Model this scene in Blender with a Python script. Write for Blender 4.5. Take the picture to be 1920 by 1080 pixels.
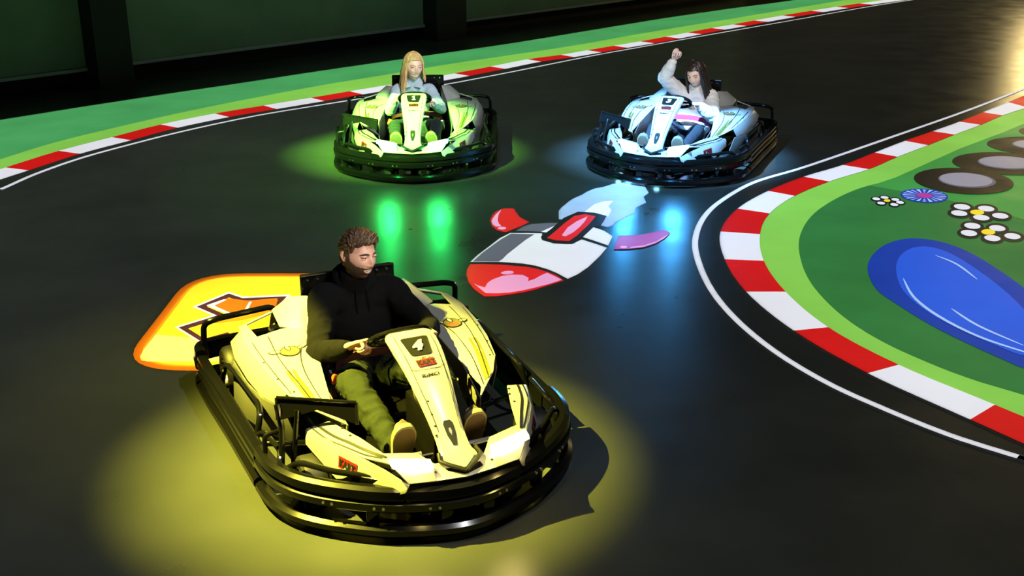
import bpy, bmesh, math, random
import numpy as np
from mathutils import Vector, Matrix, Euler, noise
from mathutils.bvhtree import BVHTree
S = bpy.context.scene
for o in list(bpy.data.objects): bpy.data.objects.remove(o)
COL = S.collection
PI = math.pi
rad = math.radians
# ------------------------------------------------------------------ camera
F, PITCH, CH = 2150.0, rad(20.7), 2.5
cam = bpy.data.cameras.new('camera'); co = bpy.data.objects.new('camera', cam); COL.objects.link(co); S.camera = co
cam.sensor_width = 36.0; cam.lens = 36.0 * F / 1920.0; cam.clip_end = 200
co.location = (0, 0, CH); co.rotation_euler = (PI / 2 - PITCH, 0, 0)
# ------------------------------------------------------------------ view
S.view_settings.view_transform = 'Standard'; S.view_settings.look = 'None'
S.view_settings.exposure = 0.0; S.view_settings.gamma = 1.0; S.view_settings.use_curve_mapping = False
w = bpy.data.worlds.new('world'); S.world = w; w.use_nodes = True
w.node_tree.nodes['Background'].inputs[0].default_value = (.35, .6, .5, 1)
w.node_tree.nodes['Background'].inputs[1].default_value = .012
# ------------------------------------------------------------------ karts: where they stand (angle, x, y)
POSE = {4: (25.0, -.57, 4.75), 1: (2.3, -.84, 9.95), 3: (-21.5, 1.45, 9.8)}
def kmat(k):
    a, x, y = POSE[k]
    return Matrix.Translation((x, y, 0)) @ Matrix.Rotation(rad(a), 4, 'Z')

def gp(px, py, z=0.0):
    "point of the floor seen at a pixel of the 1920x1080 photo"
    x = (px - 960) / F; y = -(py - 540) / F
    dy = math.cos(PITCH) + y * math.sin(PITCH); dz = -math.sin(PITCH) + y * math.cos(PITCH)
    t = (z - CH) / dz
    return Vector((x * t, dy * t, z))

# ------------------------------------------------------------------ the hall's projectors and lamps, with added fill spots
MR = (-8.0, 2.0, 24.0)          # slide region: x0, y0, size in metres
MN = 2048
slide = np.zeros((MN, MN), np.float32)

def light(name, kind, loc, energy, color=(1, 1, 1), **k):
    l = bpy.data.lights.new(name, kind); l.energy = energy; l.color = color
    for a, b in k.items(): setattr(l, a, b)
    o = bpy.data.objects.new(name, l); COL.objects.link(o); o.location = loc
    return o

def projector(name, P, radius=.03):
    "ceiling projector: a small lamp whose slide is laid out in floor metres"
    o = light(name, 'POINT', P, 4 * PI * PI * P[2] ** 2, shadow_soft_size=radius)
    l = o.data; l.use_nodes = True; nt = l.node_tree
    em = [n for n in nt.nodes if n.type == 'EMISSION'][0]
    geo = nt.nodes.new('ShaderNodeNewGeometry'); sep = nt.nodes.new('ShaderNodeSeparateXYZ')
    nt.links.new(geo.outputs['Incoming'], sep.inputs[0])
    def M(op, *a):
        n = nt.nodes.new('ShaderNodeMath'); n.operation = op
        for i, x in enumerate(a):
            if isinstance(x, (int, float)): n.inputs[i].default_value = x
            else: nt.links.new(x, n.inputs[i])
        return n.outputs[0]
    z = sep.outputs[2]
    fx = M('ADD', M('MULTIPLY', M('DIVIDE', sep.outputs[0], z), -P[2]), P[0])
    fy = M('ADD', M('MULTIPLY', M('DIVIDE', sep.outputs[1], z), -P[2]), P[1])
    az = M('MAXIMUM', M('ABSOLUTE', z), .2)
    comp = M('DIVIDE', 1.0, M('POWER', az, 3.0))
    down = M('LESS_THAN', z, -.02) if False else M('GREATER_THAN', M('ABSOLUTE', z), .05)
    return nt, em, fx, fy, M('MULTIPLY', comp, down), M

def disc(M, fx, fy, cx, cy, r, soft, rx=1.0, ry=1.0, hard=None):
    d = M('SQRT', M('ADD', M('POWER', M('ABSOLUTE', M('DIVIDE', M('SUBTRACT', fx, cx), rx)), 2.0), M('POWER', M('ABSOLUTE', M('DIVIDE', M('SUBTRACT', fy, cy), ry)), 2.0)))
    t = M('DIVIDE', M('SUBTRACT', r, d), soft)
    t = M('MINIMUM', M('MAXIMUM', t, 0.0), 1.0)
    return M('MULTIPLY', M('MULTIPLY', t, t), M('SUBTRACT', 3.0, M('MULTIPLY', t, 2.0)))

def round_beam(name, P, cx, cy, r, soft, color, E, head=None, hr=.26, radius=.03, halo=(0, 0, 1, .0)):
    "coloured disc that follows a kart; a dark hole is added to its slide to keep the driver uncoloured"
    nt, em, fx, fy, comp, M = projector(name, P, radius)
    m = disc(M, fx, fy, cx, cy, r, soft)
    hx, hy, hrr, he = halo
    if he: m = M('ADD', m, M('MULTIPLY', disc(M, fx, fy, cx + hx, cy + hy, hrr, hrr), he))
    if head:  # added hole keeps the coloured beam off the driver's head and torso
        h = [P[i] + (head[i] - P[i]) * P[2] / (P[2] - head[2]) for i in (0, 1)]
        m = M('MULTIPLY', m, M('SUBTRACT', 1.0, disc(M, fx, fy, h[0], h[1], hr, .12)))
    nt.links.new(M('MULTIPLY', M('MULTIPLY', comp, m), E), em.inputs['Strength'])
    em.inputs['Color'].default_value = (*color, 1)

PROJ = (-3.0, 4.3, 4.2)
round_beam('yellow_follow_beam', PROJ, -.60, 4.50, 1.27, .66, (1.0, .88, .08), 15, (-.70, 5.05, .58), .38, halo=(-.45, .9, 2.0, .09))
round_beam('green_follow_beam', PROJ, -.95, 10.08, 1.20, .60, (.31, 1.0, .09), 14.0, (-.88, 10.22, .55), .42, halo=(0, -.6, 3.0, .035))
round_beam('blue_follow_beam', (-.9, 6.3, 4.2), 1.42, 9.92, 1.20, .62, (.17, .48, 1.0), 14, (1.64, 10.06, .55), .45, halo=(0, -.5, 3.0, .03))
nt_art, em_art, fx, fy, comp, M = projector('floor_show_projector', (2.2, 3.0, 7.5), .02)
tc = nt_art.nodes.new('ShaderNodeCombineXYZ')
nt_art.links.new(M('DIVIDE', M('SUBTRACT', fx, MR[0]), MR[2]), tc.inputs[0]); nt_art.links.new(M('DIVIDE', M('SUBTRACT', fy, MR[1]), MR[2]), tc.inputs[1])
tex = nt_art.nodes.new('ShaderNodeTexImage'); tex.extension = 'CLIP'; nt_art.links.new(tc.outputs[0], tex.inputs[0])
nt_art.links.new(M('MULTIPLY', comp, tex.outputs[0]), em_art.inputs['Strength'])
# soft neutral fill spots added to brighten the three drivers
def spot(name, loc, tgt, energy, ang, color=(1, 1, 1), blend=.6, size=.12):
    o = light(name, 'SPOT', loc, energy, color, spot_size=rad(ang), spot_blend=blend, shadow_soft_size=size)
    o.rotation_euler = (Vector(tgt) - Vector(loc)).to_track_quat('-Z', 'Y').to_euler(); return o
spot('driver_fill_near', (1.6, 1.2, 3.4), (-.70, 5.05, .74), 1050, 9, (1, .93, .88))
spot('driver_fill_green', (1.2, 4.2, 3.2), (-.86, 10.28, .68), 1100, 8, (1, .95, .94))
spot('driver_fill_blue', (.2, 4.4, 3.2), (1.62, 10.1, .72), 900, 8.5, (1, .95, .95))
# warm lamps further down the hall that mirror in the floor at the top right
light('hall_lamp_far', 'POINT', (10.7, 23.6, 2.3), 260, (1, .74, .30), shadow_soft_size=.35)
light('hall_lamp_near', 'POINT', (11.5, 21.5, 3.4), 60, (1, .65, .2), shadow_soft_size=.6)

# ------------------------------------------------------------------ materials
MATS = {}
def mat(name, col, rough=.5, metal=0, spec=.5, emit=None, estr=0, coat=0, bump=0, bscale=40, vary=0, vscale=3, sheen=0, trans=0):
    if name in MATS: return MATS[name]
    m = bpy.data.materials.new(name); m.use_nodes = True; nt = m.node_tree; b = nt.nodes['Principled BSDF']
    b.inputs['Base Color'].default_value = (*col, 1); b.inputs['Roughness'].default_value = rough
    b.inputs['Metallic'].default_value = metal; b.inputs['Specular IOR Level'].default_value = spec
    if coat: b.inputs['Coat Weight'].default_value = coat; b.inputs['Coat Roughness'].default_value = .08
    if sheen: b.inputs['Sheen Weight'].default_value = sheen
    if trans: b.inputs['Transmission Weight'].default_value = trans
    if emit: b.inputs['Emission Color'].default_value = (*emit, 1); b.inputs['Emission Strength'].default_value = estr
    tcn = nt.nodes.new('ShaderNodeTexCoord')
    if vary:
        n = nt.nodes.new('ShaderNodeTexNoise'); n.inputs['Scale'].default_value = vscale; n.inputs['Detail'].default_value = 6; n.inputs['Roughness'].default_value = .55
        nt.links.new(tcn.outputs['Object'], n.inputs[0])
        mr = nt.nodes.new('ShaderNodeMapRange'); mr.inputs[1].default_value = .2; mr.inputs[2].default_value = .8; mr.inputs[3].default_value = 1 - vary; mr.inputs[4].default_value = 1 + vary
        nt.links.new(n.outputs[0], mr.inputs[0])
        mx = nt.nodes.new('ShaderNodeVectorMath'); mx.operation = 'SCALE'; mx.inputs[0].default_value = col
        nt.links.new(mr.outputs[0], mx.inputs['Scale']); nt.links.new(mx.outputs[0], b.inputs['Base Color'])
    if bump:
        n = nt.nodes.new('ShaderNodeTexNoise'); n.inputs['Scale'].default_value = bscale; n.inputs['Detail'].default_value = 5
        nt.links.new(tcn.outputs['Object'], n.inputs[0])
        bp = nt.nodes.new('ShaderNodeBump'); bp.inputs['Strength'].default_value = bump; bp.inputs['Distance'].default_value = .01
        nt.links.new(n.outputs[0], bp.inputs['Height']); nt.links.new(bp.outputs[0], b.inputs['Normal'])
    MATS[name] = m; return m
def srgb(r, g, b):
    f = lambda c: ((c / 255 + .055) / 1.055) ** 2.4 if c > 10 else c / 255 / 12.92
    return (f(r), f(g), f(b))

def floor_like(name, col, rough=.46, spec=.22, vary=.12, vs=1.2):
    m = mat(name, col, rough, spec=spec, vary=vary, vscale=vs)
    nt = m.node_tree; b = nt.nodes['Principled BSDF']
    tcn = [n for n in nt.nodes if n.type == 'TEX_COORD'][0]
    n = nt.nodes.new('ShaderNodeTexNoise'); n.inputs['Scale'].default_value = 2.6; n.inputs['Detail'].default_value = 5; n.inputs['Roughness'].default_value = .5
    nt.links.new(tcn.outputs['Object'], n.inputs[0])
    mr = nt.nodes.new('ShaderNodeMapRange'); mr.inputs[1].default_value = .2; mr.inputs[2].default_value = .8; mr.inputs[3].default_value = rough - .06; mr.inputs[4].default_value = rough + .10
    nt.links.new(n.outputs[0], mr.inputs[0]); nt.links.new(mr.outputs[0], b.inputs['Roughness'])
    n2 = nt.nodes.new('ShaderNodeTexNoise'); n2.inputs['Scale'].default_value = 14; n2.inputs['Detail'].default_value = 4
    nt.links.new(tcn.outputs['Object'], n2.inputs[0])
    bp = nt.nodes.new('ShaderNodeBump'); bp.inputs['Strength'].default_value = .05; bp.inputs['Distance'].default_value = .01
    nt.links.new(n2.outputs[0], bp.inputs['Height']); nt.links.new(bp.outputs[0], b.inputs['Normal'])
    return m
asphalt = floor_like('sealed dark concrete', (.034, .037, .032), .30, .5, .26, 1.1)
# palette of the projected show, its light put into the floor art's colours
A_W = floor_like('floor white', srgb(232, 232, 240), vary=.05)
A_R = floor_like('floor red', srgb(208, 20, 20), vary=.16)
A_LG = floor_like('floor light green', srgb(134, 202, 80), vary=.14)
A_DG = floor_like('floor dark green', srgb(48, 118, 58), vary=.2)
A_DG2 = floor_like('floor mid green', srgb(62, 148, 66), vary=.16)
A_TG = floor_like('floor verge green', srgb(78, 170, 98), vary=.18)
A_NB = floor_like('floor navy', srgb(20, 60, 165), vary=.15)
A_BL = floor_like('floor blue', srgb(36, 92, 222), vary=.1)
A_HB = floor_like('floor pale blue', srgb(170, 200, 250), vary=.05)
A_BK = floor_like('floor black', (.012, .011, .010), vary=.1)
A_TY = floor_like('floor tyre black', srgb(30, 27, 23), vary=.2)
A_GY = floor_like('floor grey', srgb(150, 146, 160), vary=.08)
A_GR = floor_like('floor dark grey', srgb(98, 98, 112), vary=.05)
A_YE = floor_like('floor yellow', srgb(250, 222, 44), vary=.06)
A_CR = floor_like('floor cream', srgb(252, 226, 128), vary=.06)
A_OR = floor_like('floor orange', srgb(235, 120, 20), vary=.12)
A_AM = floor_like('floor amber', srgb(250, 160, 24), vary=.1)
A_BR = floor_like('floor brown', srgb(84, 44, 42), vary=.08)
A_PK = floor_like('floor pink', srgb(236, 160, 206), vary=.05)
A_MG = floor_like('floor magenta', srgb(176, 60, 150), vary=.08)
A_PU = floor_like('floor violet', srgb(140, 150, 235), vary=.1)
A_FL = floor_like('floor flame blue', srgb(158, 178, 212), vary=.12, vs=5)
A_RD = floor_like('floor bright red', srgb(222, 34, 34), vary=.08)

white_shell = mat('gloss white fairing', (.25, .25, .238), .3, spec=.4, coat=.25)
grey_shell = mat('grey fairing', (.07, .07, .065), .35)
yel_shell = mat('tinted fairing stripe', (.085, .08, .02), .3)
blk = mat('black moulded plastic', (.0025, .0025, .0025), .2, spec=.25)
tubem = mat('black lacquered steel', (.003, .003, .003), .14, spec=.4)
rubber = mat('tyre rubber', (.005, .005, .0045), .55, spec=.35)
steel = mat('brushed steel', (.45, .45, .44), .3, metal=1)
lineb = mat('black trim', (.003, .003, .003), .6, spec=.2)
redm = mat('red print', (.16, .006, .006), .5, spec=.2)
orangem = mat('orange buckle', (.35, .04, .012), .4)
bstrap = mat('red webbing', (.05, .002, .003), .7, bump=.2, bscale=200)
sole = mat('tan shoe sole', (.060, .034, .018), .7)
soleedge = mat('pale shoe edge', (.13, .11, .07), .6)
guard = mat('brown foot guard', (.02, .014, .006), .35)
plate = mat('number board', (.004, .004, .003), .4, spec=.3)
pinkm = mat('pink print', (.13, .045, .035), .5)
yelm = mat('yellow print', (.085, .075, .02), .5)

# ------------------------------------------------------------------ helpers
def tag(o, label=None, cat=None, group=None, kind=None):
    if label: o['label'] = label
    if cat: o['category'] = cat
    if group: o['group'] = group
    if kind: o['kind'] = kind
    return o
def empty(name, M=None):
    o = bpy.data.objects.new(name, None); COL.objects.link(o); o.empty_display_size = .1
    if M is not None: o.matrix_world = M
    return o
def link(name, bm, m, parent=None, smooth=True, recalc=True):
    if recalc: bmesh.ops.recalc_face_normals(bm, faces=bm.faces)
    me = bpy.data.meshes.new(name); bm.to_mesh(me); bm.free()
    for x in (m if isinstance(m, (list, tuple)) else [m]): me.materials.append(x)
    if smooth:
        me.polygons.foreach_set('use_smooth', [True] * len(me.polygons))
        try: me.set_sharp_from_angle(angle=rad(35))
        except Exception: pass
    o = bpy.data.objects.new(name, me); COL.objects.link(o)
    if parent is not None: o.parent = parent
    return o
def cr(P, n=6, closed=False):
    "Catmull-Rom through the points (tuples of any length)"
    P = [tuple(p) for p in P]; N = len(P); out = []
    rng = range(N) if closed else range(N - 1)
    for i in rng:
        if closed: a, b, c, d = P[(i - 1) % N], P[i], P[(i + 1) % N], P[(i + 2) % N]
        else: a, b, c, d = P[max(i - 1, 0)], P[i], P[i + 1], P[min(i + 2, N - 1)]
        for j in range(n):
            t = j / n
            out.append(tuple(.5 * ((2 * q) + (-p + r) * t + (2 * p - 5 * q + 4 * r - s) * t * t + (-p + 3 * q - 3 * r + s) * t ** 3) for p, q, r, s in zip(a, b, c, d)))
    if not closed: out.append(P[-1])
    return out
def rounded(P, r=.03, n=5, closed=False):
    "polyline with rounded corners"
    P = [Vector(p) for p in P]; out = []; N = len(P)
    for i in range(N):
        if not closed and i in (0, N - 1): out.append(P[i]); continue
        a, b, c = P[i - 1], P[i], P[(i + 1) % N]
        u = (a - b); v = (c - b); k = min(r, u.length * .45, v.length * .45)
        u = b + u.normalized() * k; v = b + v.normalized() * k
        for j in range(n + 1):
            t = j / n; out.append(u * (1 - t) ** 2 + b * 2 * t * (1 - t) + v * t * t)
    return out
def tube(bm, P, r, n=10, closed=False, caps=True, flat=None, ref=None, mi=0, hemi=False):
    "round bar along P; r a number or one per point; flat=(a,b) scales the section along ref and across it"
    P = [Vector(p) for p in P]; N = len(P)
    R = list(r) if isinstance(r, (list, tuple)) else [r] * N
    FL = flat if isinstance(flat, list) else [flat or (1, 1)] * N
    if hemi:
        t0 = (P[0] - P[1]).normalized(); t1 = (P[-1] - P[-2]).normalized(); k0, k1 = R[0], R[-1]
        pre = [(P[0] + t0 * k0 * math.sin(a), k0 * math.cos(a)) for a in (1.35, 1.0, .55)]
        post = [(P[-1] + t1 * k1 * math.sin(a), k1 * math.cos(a)) for a in (.55, 1.0, 1.35)]
        P = [p for p, _ in pre] + P + [p for p, _ in post]; R = [q for _, q in pre] + R + [q for _, q in post]
        FL = [FL[0]] * 3 + FL + [FL[-1]] * 3; N = len(P)
    T = []
    for i in range(N):
        if closed: t = P[(i + 1) % N] - P[i - 1]
        else: t = P[min(i + 1, N - 1)] - P[max(i - 1, 0)]
        T.append(t.normalized() if t.length > 1e-9 else Vector((0, 0, 1)))
    u = Vector(ref) if ref is not None else (Vector((0, 0, 1)) if abs(T[0].z) < .9 else Vector((1, 0, 0)))
    rings = []
    for i in range(N):
        if ref is not None: u = Vector(ref)
        u = (u - T[i] * u.dot(T[i])); u.normalize(); v = T[i].cross(u)
        a, b = FL[i]
        rings.append([bm.verts.new(P[i] + u * math.cos(2 * PI * j / n) * R[i] * a + v * math.sin(2 * PI * j / n) * R[i] * b) for j in range(n)])
    fs = []
    for i in range(N if closed else N - 1):
        A, B = rings[i], rings[(i + 1) % N]
        for j in range(n): fs.append(bm.faces.new((A[j], A[(j + 1) % n], B[(j + 1) % n], B[j])))
    if caps and not closed: fs.append(bm.faces.new(rings[0][::-1])); fs.append(bm.faces.new(rings[-1]))
    for f in fs: f.material_index = mi
    return rings
def box(bm, c, s, M=None, bev=0, mi=0):
    r = bmesh.ops.create_cube(bm, size=1); vs = r['verts']
    T = Matrix.Translation(c) @ (M.to_4x4() if M is not None else Matrix.Identity(4)) @ Matrix.Diagonal((*s, 1))
    bmesh.ops.transform(bm, matrix=T, verts=vs)
    fs = set(f for v in vs for f in v.link_faces)
    for f in fs: f.material_index = mi
    if bev:
        es = set(e for v in vs for e in v.link_edges)
        bmesh.ops.bevel(bm, geom=list(es), offset=bev, segments=2, affect='EDGES', profile=.6)
    return vs
def loft(bm, secs, closed_sec=True, closed=False, caps=True, mi=0):
    rings = [[bm.verts.new(p) for p in s] for s in secs]; n = len(rings[0]); N = len(rings)
    for i in range(N if closed else N - 1):
        A, B = rings[i], rings[(i + 1) % N]
        for j in range(n if closed_sec else n - 1):
            f = bm.faces.new((A[j], A[(j + 1) % n], B[(j + 1) % n], B[j])); f.material_index = mi
    if caps and not closed and closed_sec:
        bm.faces.new(rings[0][::-1]).material_index = mi; bm.faces.new(rings[-1]).material_index = mi
    return rings
def lathe(bm, prof, axis='X', c=(0, 0, 0), n=28, mi=0):
    rings = []
    for r, h in prof:
        ring = []
        for j in range(n):
            a = 2 * PI * j / n; p = (h, r * math.cos(a), r * math.sin(a)) if axis == 'X' else (r * math.cos(a), r * math.sin(a), h)
            ring.append(bm.verts.new(Vector(c) + Vector(p)))
        rings.append(ring)
    for A, B in zip(rings, rings[1:]):
        for j in range(n): bm.faces.new((A[j], A[(j + 1) % n], B[(j + 1) % n], B[j])).material_index = mi
    return rings
def band(bm, path, prof, closed=False, mi=0):
    "sweep a profile of (outward, z) along a level path; outward is to the right of travel"
    P = [Vector((p[0], p[1], 0)) for p in path]; Z = [p[2] if len(p) > 2 else 0 for p in path]; N = len(P); secs = []
    for i in range(N):
        t = (P[(i + 1) % N] - P[i - 1]) if closed else (P[min(i + 1, N - 1)] - P[max(i - 1, 0)])
        t.normalize(); nrm = Vector((t.y, -t.x, 0))
        secs.append([P[i] + nrm * a + Vector((0, 0, b + Z[i])) for a, b in prof])
    loft(bm, secs, closed=closed, mi=mi)
def panel(bm, V, faces, mi=0):
    vs = [bm.verts.new(v) for v in V]
    for f in faces: bm.faces.new([vs[i] for i in f]).material_index = mi
    return vs
def mods(o, solid=0, bevel=0, sub=0, offset=-1):
    if sub: m = o.modifiers.new('s', 'SUBSURF'); m.levels = sub; m.render_levels = sub
    if solid: m = o.modifiers.new('t', 'SOLIDIFY'); m.thickness = solid; m.offset = offset
    if bevel: m = o.modifiers.new('b', 'BEVEL'); m.width = bevel; m.segments = 2; m.limit_method = 'ANGLE'; m.angle_limit = rad(30)
    return o
def bake(bm, modlist, name='tmp'):
    "apply modifiers to a bmesh, return a mesh"
    me = bpy.data.meshes.new(name); bm.to_mesh(me); bm.free()
    o = bpy.data.objects.new(name, me); COL.objects.link(o)
    for t, kw in modlist:
        m = o.modifiers.new(t, t)
        for a, b in kw.items(): setattr(m, a, b)
    bpy.context.view_layer.update()
    dg = bpy.context.evaluated_depsgraph_get()
    out = bpy.data.meshes.new_from_object(o.evaluated_get(dg))
    bpy.data.objects.remove(o); bpy.data.meshes.remove(me)
    return out
TXT = {}
def text_shape(s, bold=.0, shear=0):
    "verts (2D) and faces of lettering, height about 1, centred"
    key = (s, bold, shear)
    if key in TXT: return TXT[key]
    cu = bpy.data.curves.new('t', 'FONT'); cu.body = s; cu.offset = bold; cu.shear = shear; cu.resolution_u = 4
    o = bpy.data.objects.new('t', cu); COL.objects.link(o); bpy.context.view_layer.update()
    me = bpy.data.meshes.new_from_object(o.evaluated_get(bpy.context.evaluated_depsgraph_get()))
    V = [(v.co.x, v.co.y) for v in me.vertices]; Fc = [tuple(p.vertices) for p in me.polygons]
    x0 = min(v[0] for v in V); x1 = max(v[0] for v in V); y0 = min(v[1] for v in V); y1 = max(v[1] for v in V)
    h = y1 - y0
    V = [((x - (x0 + x1) / 2) / h, (y - (y0 + y1) / 2) / h) for x, y in V]
    bpy.data.objects.remove(o); bpy.data.meshes.remove(me)
    TXT[key] = (V, Fc); return TXT[key]

# ------------------------------------------------------------------ floor art: projected light put into mesh colours, polygons in floor metres
def burn(poly, val=1.0, soft=0):
    "light the slide inside a polygon"
    P = np.array([(p[0], p[1]) for p in poly]); Q = (P - [MR[0], MR[1]]) / MR[2] * MN
    x0, y0 = np.maximum(np.floor(Q.min(0)).astype(int) - 1, 0); x1, y1 = np.minimum(np.ceil(Q.max(0)).astype(int) + 1, MN - 1)
    if x1 <= x0 or y1 <= y0: return
    X, Y = np.meshgrid(np.arange(x0, x1) + .5, np.arange(y0, y1) + .5); ins = np.zeros(X.shape, bool)
    for (ax, ay), (bx, by) in zip(Q, np.roll(Q, -1, 0)):
        if ay == by: continue
        c = (ay > Y) != (by > Y); ins ^= c & (X < (bx - ax) * (Y - ay) / (by - ay) + ax)
    sub = slide[y0:y1, x0:x1]; sub[ins] = val
def flat(bm, poly, z, mi=0, light_it=True, val=1.0):
    vs = [bm.verts.new((p[0], p[1], z)) for p in poly]
    f = bm.faces.new(vs); f.normal_update()
    if f.normal.z < 0: f.normal_flip()
    f.material_index = mi
    if light_it: burn(poly, val)
    return f
def pix(pts, o=(0, 0), s=1.0): return [gp(o[0] + x / s, o[1] + y / s) for x, y in pts]
def smoothp(P, n=5): return [Vector(p) for p in cr([(q[0], q[1], 0) for q in P], n, True)]
def oval(px, py, a, b, rot=0, n=28): return [gp(px + a * math.cos(t) * math.cos(rad(rot)) - b * math.sin(t) * math.sin(rad(rot)), py + a * math.cos(t) * math.sin(rad(rot)) + b * math.sin(t) * math.cos(rad(rot))) for t in [2 * PI * i / n for i in range(n)]]

gx = MR[0] + (np.arange(MN) + .5) / MN * MR[2]
slide[:] = (.27 + .36 * np.clip((1.2 - gx) / 4.5, 0, 1))[None, :]      # ambient fill added to the slide, a little brighter on the left
# floor
bm = bmesh.new(); flat(bm, [(-20, -4), (26, -4), (26, 40), (-20, 40)], 0, light_it=False)
tag(link('floor', bm, asphalt, smooth=False), kind='structure')

def ribbon(bm, A, B, z, mi_fn, light_it=True, sub=6, val=1.0):
    "A and B: matching edge points; block i runs from i to i+1"
    a = cr([(p[0], p[1]) for p in A], sub); b = cr([(p[0], p[1]) for p in B], sub); zs = z
    for i in range(len(a) - 1):
        q = [a[i], a[i + 1], b[i + 1], b[i]]
        flat(bm, q, zs, mi_fn(i // sub), light_it, val)
def ext(P, d0, d1):
    P = [Vector((p[0], p[1])) for p in P]
    return [P[0] + (P[0] - P[1]).normalized() * d for d in sorted(d0, reverse=True)] + P + [P[-1] + (P[-1] - P[-2]).normalized() * d for d in d1]
def resample(P, step, start=0.0):
    D = cr([(p[0], p[1]) for p in P], 12); out = []; acc = 0; nxt = start
    for a, b in zip(D, D[1:]):
        L = math.dist(a, b)
        while acc + L >= nxt:
            t = (nxt - acc) / L; out.append(Vector((a[0] + (b[0] - a[0]) * t, a[1] + (b[1] - a[1]) * t))); nxt += step
        acc += L
    return out
def offset(P, d):
    out = []
    for i in range(len(P)):
        t = (P[min(i + 1, len(P) - 1)] - P[max(i - 1, 0)]).normalized(); out.append(P[i] + Vector((-t.y, t.x)) * d)
    return out

# --- outer edge of the track (upper left to upper right)
outer_px = [(54, 320), (150, 289), (246, 263.5), (334, 240), (430, 220), (519, 205), (608.5, 190), (681, 177.5)]
far_px = [(1015, 116), (1077, 107.5), (1128, 98.5), (1177, 90), (1227, 81.5), (1275, 72.5), (1316, 64.5), (1360, 56), (1400, 49), (1440, 41.5), (1492, 32), (1545, 23), (1592, 15.5), (1635, 9), (1700, 0)]
near = [gp(*p).xy for p in outer_px]; far = [gp(*p).xy for p in far_px]
gap = (far[0] - near[-1]).length; ng = round(gap / .6)
mid = [gp(px, 177.5 + (116 - 177.5) * (px - 681) / (1015 - 681) + 2.0 * math.sin(PI * (px - 681) / 334)).xy for px in (757, 826, 880, 948)]
edge = near + mid + far
edge = [near[0] + (near[0] - near[1]).normalized() * d for d in (4.8, 4.2, 3.6, 3.0, 2.4, 1.8, 1.2, .6)] + edge + [far[-1] + (far[-1] - far[-2]).normalized() * d for d in (.65, 1.3, 1.95, 2.6)]
inner = offset(edge, .255)
inner = [p + Vector((-.0, .0)) for p in inner]
bm = bmesh.new(); ribbon(bm, edge, inner, .003, lambda i: 1 if (i % 2 == 1) else 0)
tag(link('track_kerb', bm, [A_R, A_W], smooth=False), 'long red and white striped kerb curving along the far edge of the track', 'kerb')
# white line
line_px = [(-60, 376), (0, 356), (65, 327.5), (150, 297.5), (240, 272.5), (350, 245), (480, 217.5), (600, 197.5), (725, 177.5), (850, 156), (960, 135), (1110, 105), (1210, 87), (1310, 69), (1410, 51.5), (1510, 34), (1610, 16), (1710, 0), (1800, -13)]
L = [gp(*p).xy for p in line_px]; L = [L[0] + (L[0] - L[1]).normalized() * 3.2] + L; A = offset(L, .022); B = offset(L, -.022)
bm = bmesh.new(); ribbon(bm, A, B, .003, lambda i: 0)
tag(link('lane_line', bm, A_W, smooth=False), 'thin white line running just inside the far kerb', 'floor line')
lb = offset(edge, .255 + .20)
bandpx = [(-60, 317), (0, 299), (100, 268), (220, 238.5), (350, 209), (480, 183), (600, 160.5), (725, 140), (850, 119), (960, 103), (1085, 84), (1180, 67), (1280, 50), (1385, 33), (1480, 17), (1560, 4), (1640, -10), (1760, -28)]
lb = [gp(*p).xy for p in bandpx]; lb = [lb[0] + (lb[0] - lb[2]).normalized() * 4] + lb
gout = [(-80, 238), (0, 225), (150, 201), (300, 178), (450, 156), (600, 133), (780, 107), (960, 81), (1100, 58), (1240, 35), (1370, 16), (1490, 0), (1620, -22), (1750, -44)]
gout = [gp(*p).xy for p in gout]; gout = [gout[0] + (gout[0] - gout[3]).normalized() * 4.5] + gout
bm = bmesh.new(); flat(bm, [Vector(p) for p in cr([tuple(q) for q in inner], 4)] + [Vector(p) for p in cr([tuple(q) for q in lb[::-1]], 4)], .001)
tag(link('verge_stripe', bm, A_LG, smooth=False), 'light green stripe behind the far red and white kerb', 'floor stripe')
bm = bmesh.new(); flat(bm, [Vector(p) for p in cr([tuple(q) for q in lb], 4)] + [Vector(p) for p in cr([tuple(q) for q in gout[::-1]], 4)], .001, val=.9)
tag(link('grass_verge', bm, A_TG, smooth=False), 'broad green verge between the far kerb and the dark wall', 'grass')
bl = [gout[0] + Vector((-1, -1))] + gout + [gout[-1] + Vector((2, 2))]
burn(bl + [Vector((14, 30)), Vector((-9, 30)), Vector((-12, 9))], .0)

# --- infield at the right
KO = [(1890, 192), (1843, 211), (1798.7, 228.7), (1748.7, 246.7), (1696.7, 264.7), (1640, 286.7), (1580, 310), (1506.7, 332), (1440, 358.7), (1383, 392), (1351, 435), (1358.7, 487), (1398.7, 548), (1488, 621), (1626.7, 701), (1818.7, 788)]
KI = [(1926, 202), (1880, 217), (1838.7, 234.7), (1790, 253), (1740, 273), (1683, 294.7), (1628.7, 318), (1554.7, 341), (1490, 368), (1443, 401), (1425, 440), (1432, 490), (1473, 548), (1553, 614.7), (1685, 685), (1865, 760)]
ko = [gp(*p).xy for p in KO]; ki = [gp(*p).xy for p in KI]
d1 = [.6 * i for i in range(1, 9)]; d2 = [.6 * i for i in range(1, 6)]
ko = ext(ko, d1, d2); ki = ext(ki, d1, d2)
bm = bmesh.new(); ribbon(bm, ko, ki, .004, lambda i: 1 if ((i - 8) % 2 == 0) else 0)
tag(link('track_kerb', bm, [A_R, A_W], smooth=False), 'red and white striped kerb bending tightly round the green infield', 'kerb')
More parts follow.
